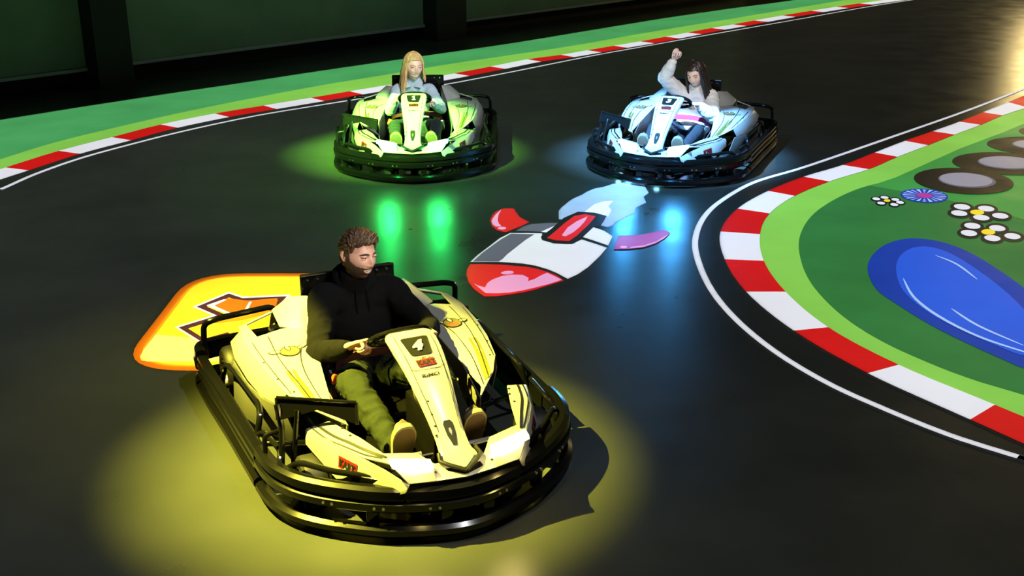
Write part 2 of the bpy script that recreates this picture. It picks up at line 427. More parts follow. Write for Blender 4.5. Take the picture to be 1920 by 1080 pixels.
LI = [(1960, 150), (1920, 166.7), (1813, 208), (1680, 254.7), (1546.7, 301), (1493, 318.7), (1413, 343), (1353, 376.7), (1320, 408), (1304, 446.7), (1308, 487), (1333, 543), (1380, 600), (1453, 660), (1546.7, 716.7), (1647, 763), (1780, 816.7), (1920, 861), (1990, 882)]
L = [gp(*p).xy for p in LI]; L = [L[0] + (L[0] - L[1]).normalized() * 4] + L + [L[-1] + (L[-1] - L[-2]).normalized() * 2]
A = offset(L, .021); B = offset(L, -.021)
bm = bmesh.new(); ribbon(bm, A, B, .004, lambda i: 0)
tag(link('lane_line', bm, A_W, smooth=False), 'white line sweeping round the outside of the infield kerb', 'floor line')
bm = bmesh.new(); edgeI = [Vector(p) for p in cr([tuple(q) for q in ki], 5)]
flat(bm, edgeI + [Vector((edgeI[-1].x + 2.5, edgeI[-1].y - .6)), Vector((13, edgeI[0].y))], .001)
tag(link('infield_border', bm, A_LG, smooth=False), 'light green border just inside the infield kerb', 'floor stripe')
GI = [(1920, 233), (1880, 250), (1800, 280), (1740, 307), (1680, 334.7), (1613, 353), (1560, 377), (1520, 407), (1498.7, 447), (1503, 493), (1527, 540), (1580, 593), (1653, 640), (1747, 683), (1827, 713), (1920, 741)]
gi = [gp(*p).xy for p in GI]; gi = ext(gi, [1, 2, 3, 4.5], [1, 2])
gi = [Vector(p) for p in cr([tuple(q) for q in gi], 5)]
bm = bmesh.new(); flat(bm, gi + [Vector((gi[-1].x + 2, gi[-1].y + .4)), Vector((13, gi[0].y))], .002)
# projected join where the two slides meet: a lighter green half
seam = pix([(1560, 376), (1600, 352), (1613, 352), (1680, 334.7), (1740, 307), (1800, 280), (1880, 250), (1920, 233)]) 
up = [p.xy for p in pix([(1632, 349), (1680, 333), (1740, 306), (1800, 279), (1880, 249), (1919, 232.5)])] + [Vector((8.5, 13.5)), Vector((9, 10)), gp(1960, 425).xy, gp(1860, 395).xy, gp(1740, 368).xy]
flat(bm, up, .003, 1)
tag(link('infield_lawn', bm, [A_DG, A_DG2], smooth=False), 'dark green infield lawn projected on the floor', 'grass')
# pond
o8, s8 = (1280, 160), 1.5
pout = pix([(520, 520), (533, 480), (575, 447), (640, 432), (720, 440), (800, 468), (880, 515), (960, 572), (1060, 660), (1110, 760), (1060, 815), (960, 797), (900, 772), (800, 727), (700, 677), (610, 622), (545, 575)], o8, s8)
pinn = pix([(600, 520), (613, 480), (650, 458), (700, 457), (760, 478), (830, 522), (900, 575), (960, 632), (1020, 700), (1040, 760), (960, 762), (880, 733), (780, 688), (690, 640), (620, 580)], o8, s8)
bm = bmesh.new(); flat(bm, smoothp(pout), .004); flat(bm, smoothp(pinn), .005, 1)
def stroke(bm, pts, wd, z, mi, o=(0, 0), s=1.0):
    P = [gp(o[0] + x / s, o[1] + y / s) for x, y in pts]; P = [Vector(p) for p in cr([tuple(q.xy) for q in P], 6)]; n = len(P)
    W = [wd * max(.12, math.sin(PI * (i + .3) / (n - .4)) ** .6) for i in range(n)]
    a = []; b = []
    for i in range(n):
        t = (P[min(i + 1, n - 1)] - P[max(i - 1, 0)]).normalized(); nn = Vector((-t.y, t.x)); a.append(P[i] + nn * W[i]); b.append(P[i] - nn * W[i])
    flat(bm, a + b[::-1], z, mi)
stroke(bm, [(620, 545), (650, 598), (720, 652), (830, 708), (960, 752), (1000, 762)], .013, .006, 2, o8, s8)
stroke(bm, [(755, 630), (830, 678), (960, 735)], .011, .006, 2, o8, s8)
stroke(bm, [(710, 480), (770, 505), (828, 548)], .010, .006, 2, o8, s8)
tag(link('pond_drawing', bm, [A_NB, A_BL, A_HB], smooth=False), 'blue cartoon pond with pale glints on the infield lawn', 'floor drawing')
# tyres
TYRES = [(1807, 341, 94, 24, 4, 'nearest whole black tyre shape with grey centre on the lawn'), (1884, 308, 99, 21, 3, 'second black tyre shape on the lawn, just behind the nearest one'), (1948, 275, 98, 17, 3, 'third black tyre shape, cut by the right edge of the photo'), (2008, 251, 98, 14, 3, 'furthest black tyre shape, only its left rim in view')]
for i, (x, y, a, b, r, lab) in enumerate(TYRES):
    bm = bmesh.new(); flat(bm, oval(x, y, a, b, r, 40), .005 + .001 * (3 - i)); flat(bm, oval(x + 6, y - 1, a * .58, b * .58, r, 32), .006 + .001 * (3 - i), 1); flat(bm, oval(x + 4, y - 2, a * .53, b * .53, r, 32), .007 + .001 * (3 - i), 2)
    tag(link('tyre_drawing', bm, [A_TY, A_GR, A_GY], smooth=False), lab, 'floor drawing', 'tyres drawn in a row on the infield')
# flowers
def flower(c, petals, a, b, lab, k, s=3.857, o=(1600, 200)):
    bm = bmesh.new(); q = lambda p: (o[0] + p[0] / s, o[1] + p[1] / s)
    for p in petals:
        X = q(p); flat(bm, oval(*X, a * 1.45, b * 1.75, 5, 20), .004 + .0003 * petals.index(p))
    flat(bm, oval(*q(c), a * 1.2, b * 1.5, 5, 20), .0062)
    for p in petals:
        X = q(p); flat(bm, oval(*X, a, b, 6, 20), .0066, 1)
    flat(bm, oval(*q(c), a * .85, b * .95, 3, 20), .0072, 2)
    tag(link('flower_drawing', bm, [A_BK, A_W, A_YE], smooth=False), lab, 'floor drawing', 'daisies drawn on the infield')
flower((895, 770), [(785, 730), (765, 776), (925, 808), (1062, 795), (960, 743)], 15.5, 5.2, 'large white daisy with yellow centre, the upper of the two large ones', 0)
flower((975, 913), [(860, 868), (835, 920), (1005, 957), (1150, 943), (1040, 885)], 15.5, 5.6, 'large white daisy with yellow centre, nearest to the pond', 1)
flower((243, 685), [(165, 672), (200, 703), (225, 662), (303, 677), (337, 698), (295, 714)], 7.5, 2.6, 'small white daisy left of the violet flower', 2)
bm = bmesh.new(); cx, cy = 1733, 368
flat(bm, oval(cx, cy, 45, 13, 4, 36), .005); 
for i in range(20):
    t = 2 * PI * i / 20; t2 = .09
    pts = [(cx + 14 * math.cos(t), cy + 4 * math.sin(t)), (cx + 41 * math.cos(t - t2), cy + 11.5 * math.sin(t - t2) + 2.2 * math.cos(t)), (cx + 41 * math.cos(t + t2), cy + 11.5 * math.sin(t + t2) + 2.2 * math.cos(t))]
    flat(bm, [gp(*p) for p in pts], .006, 1 if i % 2 else 2)
flat(bm, oval(cx, cy, 15, 4.6, 4, 24), .007, 3)
tag(link('flower_drawing', bm, [A_NB, A_PU, A_HB, A_MG], smooth=False), 'round violet flower with magenta centre beside the tyres', 'floor drawing')

# --- rocket
o7, s7 = (860, 320), 4.155
def q7(P): return pix(P, o7, s7)
root = empty('rocket_drawing', Matrix.Translation(gp(1010, 480)))
Minv = Matrix.Translation(-gp(1010, 480))
def art(name, polys, mats, parent=root, lab=None, inv=Minv):
    bm = bmesh.new()
    for P, z, mi in polys: flat(bm, P, z, mi)
    bmesh.ops.transform(bm, matrix=inv, verts=bm.verts)
    o = link(name, bm, mats, parent, smooth=False)
    if lab: o['label'] = lab
    return o
art('flame', [(q7([(780, 315), (800, 290), (860, 240), (900, 215), (960, 190), (1000, 165), (1060, 140), (1130, 128), (1200, 105), (1260, 98), (1330, 80), (1420, 68), (1440, 105), (1480, 175), (1440, 205), (1460, 250), (1380, 290), (1370, 335), (1300, 362), (1270, 385), (1220, 405), (1200, 430), (1160, 442), (1110, 430), (1120, 340), (940, 325), (820, 385), (780, 380)]), .002, 0),
              (q7([(975, 330), (1010, 300), (1060, 262), (1130, 243), (1205, 237), (1165, 280), (1190, 310), (1165, 360), (1060, 335)]), .003, 1)], [A_FL, A_W])
art('hull', [(q7([(90, 715), (150, 660), (240, 592), (320, 530), (400, 490), (560, 490), (650, 492), (645, 540), (740, 572), (880, 577), (960, 540), (1060, 572), (1155, 605), (1100, 670), (1010, 755), (930, 810), (850, 848), (760, 800), (700, 775), (600, 745), (500, 728), (320, 715)]), .004, 1),
             (q7([(110, 713), (180, 650), (260, 590), (330, 540), (410, 495), (590, 500), (520, 545), (450, 600), (380, 655), (340, 695), (310, 713)]), .005, 0),
             (q7([(440, 475), (500, 440), (560, 420), (700, 410), (795, 411), (640, 480)]), .004, 0), (q7([(640, 480), (730, 440), (805, 410), (770, 445), (690, 487)]), .004, 1),
             (q7([(965, 520), (1010, 475), (1050, 445), (1130, 470), (1200, 515), (1165, 588), (1070, 555)]), .004, 1)], [A_GR, A_W])
art('nose_cone', [(q7([(90, 733), (66, 770), (60, 815), (75, 870), (120, 930), (200, 985), (300, 983), (400, 970), (510, 952), (600, 930), (710, 895), (820, 860), (760, 818), (700, 795), (620, 770), (550, 755), (350, 737), (200, 731)]), .004, 0),
                  (q7([(115, 882), (150, 900), (205, 915), (225, 880), (260, 855), (340, 825), (420, 815), (500, 818), (545, 840), (540, 866), (590, 850), (640, 822), (690, 800), (805, 855), (700, 890), (600, 915), (500, 938), (400, 955), (300, 962), (210, 960)]), .005, 1),
                  (oval(860 + 380 / s7, 320 + 800 / s7, 12, 3.4, -4), .005, 1)], [A_RD, A_PK])
art('fin', [(q7([(245, 390), (262, 350), (290, 322), (350, 297), (430, 298), (445, 325), (475, 365), (550, 405), (480, 440), (440, 455), (365, 485), (300, 470), (258, 435)]), .004, 0),
            (q7([(255, 400), (270, 370), (290, 345), (335, 303), (312, 345), (303, 385), (312, 415), (335, 438), (290, 440), (265, 425)]), .005, 1), (oval(860 + 337 / s7, 320 + 453 / s7, 8, 2.6, 0), .005, 1)], [A_RD, A_PK])
art('fin', [(q7([(1208, 617), (1225, 560), (1245, 510), (1400, 505), (1500, 488), (1600, 463), (1648, 490), (1600, 535), (1540, 570), (1450, 600), (1330, 615)]), .004, 0),
            (q7([(1335, 600), (1450, 585), (1540, 555), (1645, 492), (1600, 535), (1530, 570), (1430, 602), (1340, 608)]), .005, 1), (oval(860 + 1285 / s7, 320 + 600 / s7, 7, 2.2, 0), .005, 1)], [A_MG, A_PK], lab='purple fin')
art('tail_fin', [(q7([(640, 520), (720, 460), (820, 372), (930, 325), (1060, 333), (1152, 358), (1130, 400), (1100, 440), (1050, 445), (960, 530), (900, 572), (840, 578), (740, 570), (655, 548)]), .006, 0),
                 (q7([(688, 532), (740, 490), (820, 420), (900, 360), (985, 345), (1067, 362), (1010, 430), (925, 510), (860, 556), (760, 550)]), .007, 1),
                 (q7([(803, 512), (850, 450), (920, 402), (1005, 363), (985, 400), (940, 450), (890, 490), (830, 521)]), .008, 2)], [A_BK, A_RD, A_PK])

# --- yellow arrow tile
oT, sT = (200, 480), 4.364
def qT(P): return pix(P, oT, sT)
rc = [gp(372, 519).xy, gp(738, 519).xy, gp(722, 686).xy, gp(247, 686).xy]
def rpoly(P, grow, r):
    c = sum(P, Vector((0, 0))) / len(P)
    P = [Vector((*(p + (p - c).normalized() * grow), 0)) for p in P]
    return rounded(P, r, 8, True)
Mt = Matrix.Translation(gp(480, 600)); ti = Matrix.Translation(-gp(480, 600))
troot = empty('arrow_tile_drawing', Mt)
for g_, v_ in ((.12, .3), (.09, .36), (.065, .5), (.045, .68), (.03, .85), (.015, 1.0)): burn(rpoly(rc, g_, .30 + g_), v_)
art('tile_border', [(rpoly(rc, .14, .40), .0012, 0), (rpoly(rc, .035, .3), .0018, 1)], [A_OR, A_AM], troot, inv=ti) if False else None
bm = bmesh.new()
for P, z, mi in [(rpoly(rc, .085, .36), .0012, 0), (rpoly(rc, .02, .31), .0018, 1), (rpoly(rc, -.005, .29), .0024, 2)]: flat(bm, P, z, mi, False)  # orange and amber rings carry the tile's projected glow as colour
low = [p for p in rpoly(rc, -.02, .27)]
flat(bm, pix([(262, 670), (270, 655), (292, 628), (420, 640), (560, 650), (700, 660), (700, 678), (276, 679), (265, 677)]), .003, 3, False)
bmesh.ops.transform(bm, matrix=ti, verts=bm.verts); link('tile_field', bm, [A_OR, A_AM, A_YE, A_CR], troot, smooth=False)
arrow = [(590, 590), (905, 492), (738, 420), (1000, 312), (1112, 350), (1475, 335), (1440, 375), (1640, 345), (1700, 420), (1500, 520), (1620, 640), (1040, 700), (985, 665), (795, 718)]
def grow(P, d):
    c = Vector((sum(p[0] for p in P) / len(P), sum(p[1] for p in P) / len(P)))
    V = [Vector(p) for p in P]; n = len(V); out = []
    area = sum(V[i].x * V[(i + 1) % n].y - V[(i + 1) % n].x * V[i].y for i in range(n))
    for i in range(n):
        a = (V[i] - V[i - 1]).normalized(); b = (V[(i + 1) % n] - V[i]).normalized()
        na = Vector((a.y, -a.x)); nb = Vector((b.y, -b.x))
        if area < 0: na, nb = -na, -nb
        m = (na + nb)
        if m.length < .2: m = na
        m.normalize(); k = d / max(.35, m.dot(na)); out.append(tuple(V[i] + m * k))
    return out
bm = bmesh.new()
flat(bm, qT(grow(arrow, 14)), .0036, 0, False); flat(bm, qT(arrow), .0044, 1, False); flat(bm, qT(grow(arrow, -32)), .0052, 2, False)
flat(bm, qT([(885, 412), (985, 352), (1150, 372), (1400, 352), (1385, 430), (1100, 500), (1000, 478)]), .006, 3, False)
flat(bm, qT([(1010, 480), (1100, 470), (1340, 400), (1385, 425), (1360, 470), (1120, 530), (900, 560), (860, 540)]), .0064, 4, False)
flat(bm, qT([(815, 412), (960, 362), (985, 366), (880, 415), (1010, 472), (985, 482)]), .0068, 0, False)
flat(bm, qT([(1130, 448), (1165, 385), (1190, 380), (1160, 440)]), .0068, 0, False)
bmesh.ops.transform(bm, matrix=ti, verts=bm.verts); link('arrow', bm, [A_W, A_BR, A_YE, A_OR, A_AM], troot, smooth=False)
tag(troot, 'yellow rounded tile with an orange jagged arrow, under the near kart', 'floor drawing')
tag(root, 'red, white and grey cartoon rocket with a pale blue flame', 'floor drawing')

img = bpy.data.images.new('slide', MN, MN, alpha=False, float_buffer=True); img.colorspace_settings.name = 'Non-Color'
px = np.ones((MN, MN, 4), np.float32); px[..., :3] = slide[..., None]; img.pixels.foreach_set(px.ravel()); img.update(); img.pack()
tex.image = img

# ------------------------------------------------------------------ far wall
wall_n = Vector((-.702, .712, 0)); wdir = Vector((.712, .702, 0))
wo = Vector((-4.57, 13.53, 0))      # on the wall face, under the panel's left corner
wallm = mat('black painted wall', (.006, .006, .006), .8)
panm = mat('dim green roller blind', (.13, .185, .125), .75, vary=.2, vscale=2)
railm = mat('dull metal rail', (.25, .25, .25), .45)
bm = bmesh.new()
box(bm, wo + wdir * 7 + wall_n * .25 + Vector((0, 0, 2.5)), (44, .2, 5.0), Matrix.Rotation(math.atan2(wdir.y, wdir.x), 3, 'Z'))
tag(link('wall_back', bm, wallm, smooth=False), kind='structure')
ROT = Matrix.Rotation(math.atan2(wdir.y, wdir.x), 3, 'Z')
def on_wall(px, py):
    "distance along the wall of a pixel on the plane of the blinds"
    d = gp(px, py, 0) - Vector((0, 0, CH)); d.z = -CH
    c = Vector((0, 0, CH)); t = (wo - c).dot(wall_n) / d.dot(wall_n); p = c + d * t
    return (p - wo).dot(wdir), p.z
SPAN = []
for a, b in (((-330, 60), (152, 60)), ((219, 60), (792, 20)), ((848, 20), (1400, -60))):
    SPAN.append((on_wall(*a)[0], on_wall(*b)[0]))
labs = ['dim green wall blind left of the wide pillar', 'longest dim green wall blind, between the two black pillars', 'dim wall blind right of the narrow pillar']
for (s0, s1), lb_ in zip(SPAN, labs):
    r = empty('wall_blind', Matrix.Translation(wo + wdir * (s0 + s1) / 2 + Vector((0, 0, .2))))
    L_ = s1 - s0
    bm = bmesh.new(); box(bm, (0, 0, 1.6), (L_, .03, 3.2)); bmesh.ops.rotate(bm, matrix=ROT, verts=bm.verts); link('blind', bm, panm, r, smooth=False)
    bm = bmesh.new(); box(bm, (0, -.03, .0), (L_, .045, .04), bev=.006); bmesh.ops.rotate(bm, matrix=ROT, verts=bm.verts); link('bottom_rail', bm, railm, r, smooth=False)
    tag(r, lb_, 'blind', 'blinds along the dark wall')
for i, (sa, sb) in enumerate(((SPAN[0][1], SPAN[1][0]), (SPAN[1][1], SPAN[2][0]))):
    bm = bmesh.new(); box(bm, wo + wdir * (sa + sb) / 2 - wall_n * .06 + Vector((0, 0, 2.5)), (sb - sa, .5, 5), ROT)
    o = link('wall_pillar', bm, wallm, smooth=False)
    tag(o, ['wide black pillar between the two left blinds', 'narrow black pillar above the blonde driver'][i], 'pillar', 'pillars along the dark wall')
light('wall_fill', 'AREA', tuple(wo + wdir * 3.2 - wall_n * 1.2 + Vector((0, 0, 4.6))), 26, (.55, 1, .75), shape='RECTANGLE', size=9, size_y=.3)  # added unseen greenish fill that lifts the blinds
bpy.data.objects['wall_fill'].rotation_euler = (Vector((wall_n.x, wall_n.y, -1.6))).to_track_quat('-Z', 'X').to_euler()

# ================================================================== THE KART (local frame: forward is -Y, x to the right of the photo)
def mir(P, s): return [(s * p[0], p[1], p[2]) for p in P]
BPROF = [(-.005, .125), (.016, .128), (.026, .138), (.028, .168), (.012, .176), (.012, .184), (.024, .192), (.02, .222), (.0, .232), (-.030, .226), (-.034, .135)]
LPROF = [(-.005, .022), (.020, .026), (.032, .040), (.030, .062), (.012, .074), (-.012, .072), (-.024, .05), (-.02, .026)]
NOSE_C = [(-.235, .560), (-.28, .597), (-.335, .606), (-.44, .577), (-.55, .520), (-.65, .447), (-.745, .370), (-.82, .314), (-.865, .290), (-.918, .272)]
NOSE_W = [.080, .097, .108, .104, .092, .078, .066, .067, .080, .006]
nose_s = cr([(0, y, z, wd) for (y, z), wd in zip(NOSE_C, NOSE_W)], 4)
nose_len = [0]
for a, b in zip(nose_s, nose_s[1:]): nose_len.append(nose_len[-1] + math.dist(a[:3], b[:3]))
NV0 = nose_len[8]
def nose_pt(u, v, off=.0):
    "point on the nose cone: v metres down from its top edge, u metres across"
    s = NV0 + v; i = 0
    while i < len(nose_len) - 2 and nose_len[i + 1] < s: i += 1
    t = (s - nose_len[i]) / (nose_len[i + 1] - nose_len[i]); a, b = Vector(nose_s[i]), Vector(nose_s[i + 1]) if False else nose_s[i + 1]
    a = nose_s[i]; p = [a[j] + (b[j] - a[j]) * t for j in range(4)]
    d = Vector((0, b[1] - a[1], b[2] - a[2])).normalized(); n = Vector((0, d.z, -d.y))
    if n.z < 0: n = -n
    return Vector((u, p[1], p[2])) + n * (.0085 + off)
def nose_decal(name, polys, mats, parent, off=.002):
    bm = bmesh.new()
    for P, k, mi in polys:
        # subdivide the outline, fan through a grid so that it follows the cone
        vs = [bm.verts.new(nose_pt(u, v, off + k)) for u, v in P]; f = bm.faces.new(vs); f.material_index = mi; f.normal_update()
        if f.normal.z < 0: f.normal_flip()
    return link(name, bm, mats, parent, smooth=False, recalc=False)
def nose_text(name, s, u0, v0, h, m, parent, off=.003, bold=.03, shear=0, sx=1):
    V, Fc = text_shape(s, bold, shear); bm = bmesh.new()
    vs = [bm.verts.new(nose_pt(u0 + x * h * sx, v0 - y * h, off)) for x, y in V]
    for f in Fc:
        try: bm.faces.new([vs[i] for i in f])
        except ValueError: pass
    return link(name, bm, m, parent, smooth=False, recalc=False)

def wheel(parent, x, y, r, wd, s):
    bm = bmesh.new(); h = wd / 2
    lathe(bm, [(r * .52, -h * .9), (r * .62, -h), (r * .86, -h), (r * .97, -h * .8), (r, -h * .5), (r, h * .5), (r * .97, h * .8), (r * .86, h), (r * .62, h), (r * .52, h * .9), (r * .5, 0), (r * .52, -h * .9)], 'X', (x, y, r), 36)
    t = link('tyre', bm, rubber, parent)
    bm = bmesh.new()
    lathe(bm, [(.0, -h * .3), (r * .2, -h * .35), (r * .46, -h * .3), (r * .5, -h * .85), (r * .54, -h * .95), (r * .56, -h * .9), (r * .52, 0), (r * .56, h * .9), (r * .54, h * .95), (r * .5, h * .85), (r * .46, h * .3), (r * .2, h * .35), (.0, h * .3)], 'X', (x, y, r), 30)
    for k in range(5):
        a = 2 * PI * k / 5; lathe(bm, [(0, -h * .45), (.008, -h * .45), (.008, h * .45), (0, h * .45)], 'X', (x, y + r * .3 * math.cos(a), r + r * .3 * math.sin(a)), 8)
    link('rim', bm, steel, t)
    return t

def surf_decal(bvh, name, polys, mats, parent, off=.0025):
    "polys: ([(x,y)...], lift, material) dropped straight down onto a fairing"
    bm = bmesh.new()
    for P, k, mi in polys:
        vs = []
        for x, y in P:
            h = bvh.ray_cast(Vector((x, y, 2)), Vector((0, 0, -1)))
            if h[0] is None: h = bvh.find_nearest(Vector((x, y, .35)))
            vs.append(bm.verts.new(h[0] + Vector((0, 0, off + k))))
        f = bm.faces.new(vs); f.material_index = mi; f.normal_update()
        if f.normal.z < 0: f.normal_flip()
    return link(name, bm, mats, parent, smooth=False, recalc=False)
def strip2(P, wd):
    P = [Vector((p[0], p[1])) for p in cr(P, 4)]; out = []
    for a, b in zip(P, P[1:]):
        t = (b - a).normalized(); n = Vector((-t.y, t.x)) * wd
        out.append([tuple(a + n), tuple(b + n), tuple(b - n), tuple(a - n)])
    return out
def circ(cx, cy, a, b, rot=0, n=20):
    c, s = math.cos(rad(rot)), math.sin(rad(rot))
    return [(cx + a * math.cos(t) * c - b * math.sin(t) * s, cy + a * math.cos(t) * s + b * math.sin(t) * c) for t in [2 * PI * i / n for i in range(n)]]

def panel_obj(name, V, Fc, m, parent, th=.012, sub=0, bev=.004, crease=None):
    bm = bmesh.new(); vs = [bm.verts.new(v) for v in V]
    for f in Fc: bm.faces.new([vs[i] for i in f])
    bmesh.ops.recalc_face_normals(bm, faces=bm.faces)
    up = sum((f.normal.z * f.calc_area() for f in bm.faces))
    if up < 0: bmesh.ops.reverse_faces(bm, faces=bm.faces)
    bvh = None
    ml = []
    if sub: ml.append(('SUBSURF', dict(levels=sub, render_levels=sub, boundary_smooth='PRESERVE_CORNERS')))
    ml.append(('SOLIDIFY', dict(thickness=th, offset=-1)))
    if bev: ml.append(('BEVEL', dict(width=bev, segments=2, limit_method='ANGLE', angle_limit=rad(40))))
    me = bake(bm, ml, name); me.name = name
    for p in me.polygons: p.material_index = 0
    for x in (m if isinstance(m, (list, tuple)) else [m]): me.materials.append(x)
    me.polygons.foreach_set('use_smooth', [True] * len(me.polygons))
    try: me.set_sharp_from_angle(angle=rad(32))
    except Exception: pass
    o = bpy.data.objects.new(name, me); COL.objects.link(o); o.parent = parent
    b2 = bmesh.new(); b2.from_mesh(me); bvh = BVHTree.FromBMesh(b2); b2.free()
    return o, bvh

def build_kart():
    R = empty('go_kart')
    # chassis pan and frame
    bm = bmesh.new()
    sec = []
    for y, hw in ((-.86, .22), (-.80, .30), (-.62, .36), (-.35, .40), (0, .42), (.45, .42), (.80, .36)): sec.append((y, hw))
    loft(bm, [[(-hw, y, .045), (hw, y, .045), (hw, y, .06), (-hw, y, .06)] for y, hw in sec])
    link('floor_pan', bm, blk, R)
    bm = bmesh.new()
    for s in (1, -1):
        tube(bm, rounded([(s * .16, -.84, .08), (s * .22, -.5, .08), (s * .34, -.2, .08), (s * .36, .75, .08), (s * .30, .86, .10)], .08), .016, 10)
        tube(bm, [(s * .22, -.50, .10), (s * .42, -.50, .115)], .014)
        tube(bm, rounded([(s * .36, .55, .10), (s * .60, .55, .12), (s * .66, .50, .13)], .04), .012)
        tube(bm, rounded([(s * .34, -.15, .09), (s * .58, -.12, .12), (s * .64, -.12, .13)], .04), .012)
        tube(bm, rounded([(s * .16, -.84, .08), (s * .30, -.82, .11), (s * .42, -.76, .13)], .03), .012)
    tube(bm, [(-.36, .70, .125), (.36, .70, .125)], .02); tube(bm, [(-.2, -.82, .09), (.2, -.82, .09)], .014)
    tube(bm, [(-.36, .25, .08), (.36, .25, .08)], .014)
    link('chassis_frame', bm, tubem, R)
    # wheels
    for s in (1, -1):
        wheel(R, s * .50, -.50, .115, .105, s); wheel(R, s * .535, .68, .128, .15, s)
    # bumpers
    fr = [(-.668, -.32), (-.66, -.43), (-.635, -.53), (-.57, -.645), (-.44, -.77), (-.26, -.885), (0, -.955), (.26, -.885), (.44, -.77), (.57, -.645), (.635, -.53), (.66, -.43), (.668, -.32)]
    path = cr([(x, y) for x, y in fr], 6)
    bm = bmesh.new(); band(bm, [(p[0], p[1]) for p in path][::1], BPROF)
    for i, (x, y) in enumerate([(p[0], p[1]) for p in path]):
        if i % 8 in (3, 4) and 3 < i < len(path) - 3:
            t = Vector((path[i + 1][0] - path[i - 1][0], path[i + 1][1] - path[i - 1][1])).normalized(); n = Vector((t.y, -t.x))
            pass
    fb = link('front_bumper', bm, blk, R)
    bm = bmesh.new(); band(bm, [(p[0] * 1.0, p[1] - .012) for p in path], LPROF); link('skid_ring', bm, blk, fb)
    for x in (-.60, -.36, -.10, .10, .36, .60):
        i = min(range(len(path)), key=lambda i: abs(path[i][0] - x)); x0, y0 = path[i][:2]
        bm = bmesh.new(); box(bm, (x0 * .985, y0 + .006, .10), (.05, .022, .075), bev=.006); link('bracket', bm, blk, fb)
    for x in (-.50, -.34, -.14, .14, .34, .50):
        i = min(range(len(path)), key=lambda i: abs(path[i][0] - x)); x0, y0 = path[i][:2]
        t = Vector((path[i + 1][0] - path[i - 1][0], path[i + 1][1] - path[i - 1][1])).normalized(); n = Vector((t.y, -t.x, 0))
        for d in (-.018, .018):
            c = Vector((x0, y0, .153)) + Vector((t.x, t.y, 0)) * d
            bm = bmesh.new(); tube(bm, [c + n * .022, c + n * .031], .006, 8); link('bolt', bm, steel, fb)
    for s in (1, -1):
        sp = cr([(.668, -.30), (.675, -.1), (.685, .2), (.70, .50), (.705, .74)], 5)
        prof = [(0, .100), (.018, .104), (.022, .112), (.022, .132), (.008, .138), (.008, .150), (.022, .156), (.022, .176), (.008, .184), (.008, .190), (.018, .196), (.016, .208), (0, .212), (-.028, .208), (-.030, .104)]
        bm = bmesh.new(); band(bm, [(s * p[0], p[1]) for p in (sp if s > 0 else sp[::-1])], prof)
        sb = link('side_bumper', bm, blk, R)
        bm = bmesh.new(); band(bm, [(s * p[0], p[1]) for p in (sp if s > 0 else sp[::-1])], LPROF); link('skid_ring', bm, blk, sb)
        bm = bmesh.new()
        tube(bm, rounded([(s * .655, .50, .15), (s * .64, .46, .27), (s * .625, .36, .285), (s * .60, -.06, .285), (s * .615, -.13, .26), (s * .65, -.15, .14)], .045), .0135, 10)
        tube(bm, rounded([(s * .645, -.17, .20), (s * .62, -.22, .235), (s * .60, -.42, .235), (s * .65, -.50, .15)], .04), .011, 10)
        link('side_hoop', bm, tubem, R)
        bm = bmesh.new()
        tube(bm, rounded([(s * .675, .84, .12), (s * .665, .80, .35), (s * .60, .79, .37), (s * .30, .84, .37), (s * .28, .86, .16)], .05), .015, 10)
        link('rear_hoop', bm, tubem, R)
        # upper front rail on the bumper
        bm = bmesh.new()
        tube(bm, rounded([(s * .62, -.50, .19), (s * .565, -.56, .250), (s * .45, -.69, .246), (s * .30, -.81, .244), (s * .235, -.855, .215)], .035), .0125, 10)
        link('front_rail', bm, tubem, R)
    rp = cr([(.705, .76), (.69, .85), (.62, .90), (.30, .915), (0, .92), (-.30, .915), (-.62, .90), (-.69, .85), (-.705, .76)], 5)
    bm = bmesh.new(); band(bm, [(p[0], p[1]) for p in rp], BPROF); rb = link('rear_bumper', bm, blk, R)
    bm = bmesh.new(); band(bm, [(p[0], p[1]) for p in rp], LPROF); link('skid_ring', bm, blk, rb)
    # dark lower lip below the lamps
    bm = bmesh.new(); secs = []
    for x, y0, y1 in ((-.40, -.68, -.74), (-.27, -.83, -.87), (-.24, -.87, -.915), (-.12, -.885, -.925), (0, -.905, -.935), (.12, -.885, -.925), (.24, -.87, -.915), (.27, -.83, -.87), (.40, -.68, -.74)):
        zt = .262 - .012 * (abs(x) > .2) ; secs.append([(x, y0, zt + .012), (x, y1, zt - .005), (x, y1 + .0, .15), (x, y0 + .06, .15)])
    loft(bm, secs); link('lower_lip', bm, blk, R)
    # front fairing: one shell with two arms sweeping back over the front wheels, and side skirts
    V = []; FF = []
    for s in (1, -1):
        b = len(V)
        V += [(0, -.870, .280), (0, -.948, .252), (s * .105, -.862, .290), (s * .125, -.938, .256),
              (s * .155, -.800, .318), (s * .130, -.895, .302), (s * .285, -.785, .338), (s * .288, -.868, .335), (s * .235, -.925, .262),
              (s * .355, -.745, .315), (s * .330, -.640, .345), (s * .425, -.620, .322), (s * .400, -.440, .342), (s * .497, -.430, .322)]
        q = [(0, 1, 3, 2), (2, 3, 5, 4), (4, 5, 7, 6), (3, 8, 7, 5), (6, 7, 9, 10), (10, 9, 11, 11), (10, 9, 11, 12), (12, 11, 13)]
        for f in [(0, 1, 3, 2), (2, 3, 5, 4), (4, 5, 7, 6), (3, 8, 7, 5), (6, 7, 9), (6, 9, 10), (10, 9, 11), (10, 11, 12), (12, 11, 13)]:
            FF.append([b + i for i in f])
    bm = bmesh.new(); vs = [bm.verts.new(v) for v in V]
    for f in FF:
        try: bm.faces.new([vs[i] for i in f])
        except ValueError: pass
    bmesh.ops.remove_doubles(bm, verts=bm.verts, dist=.0005)
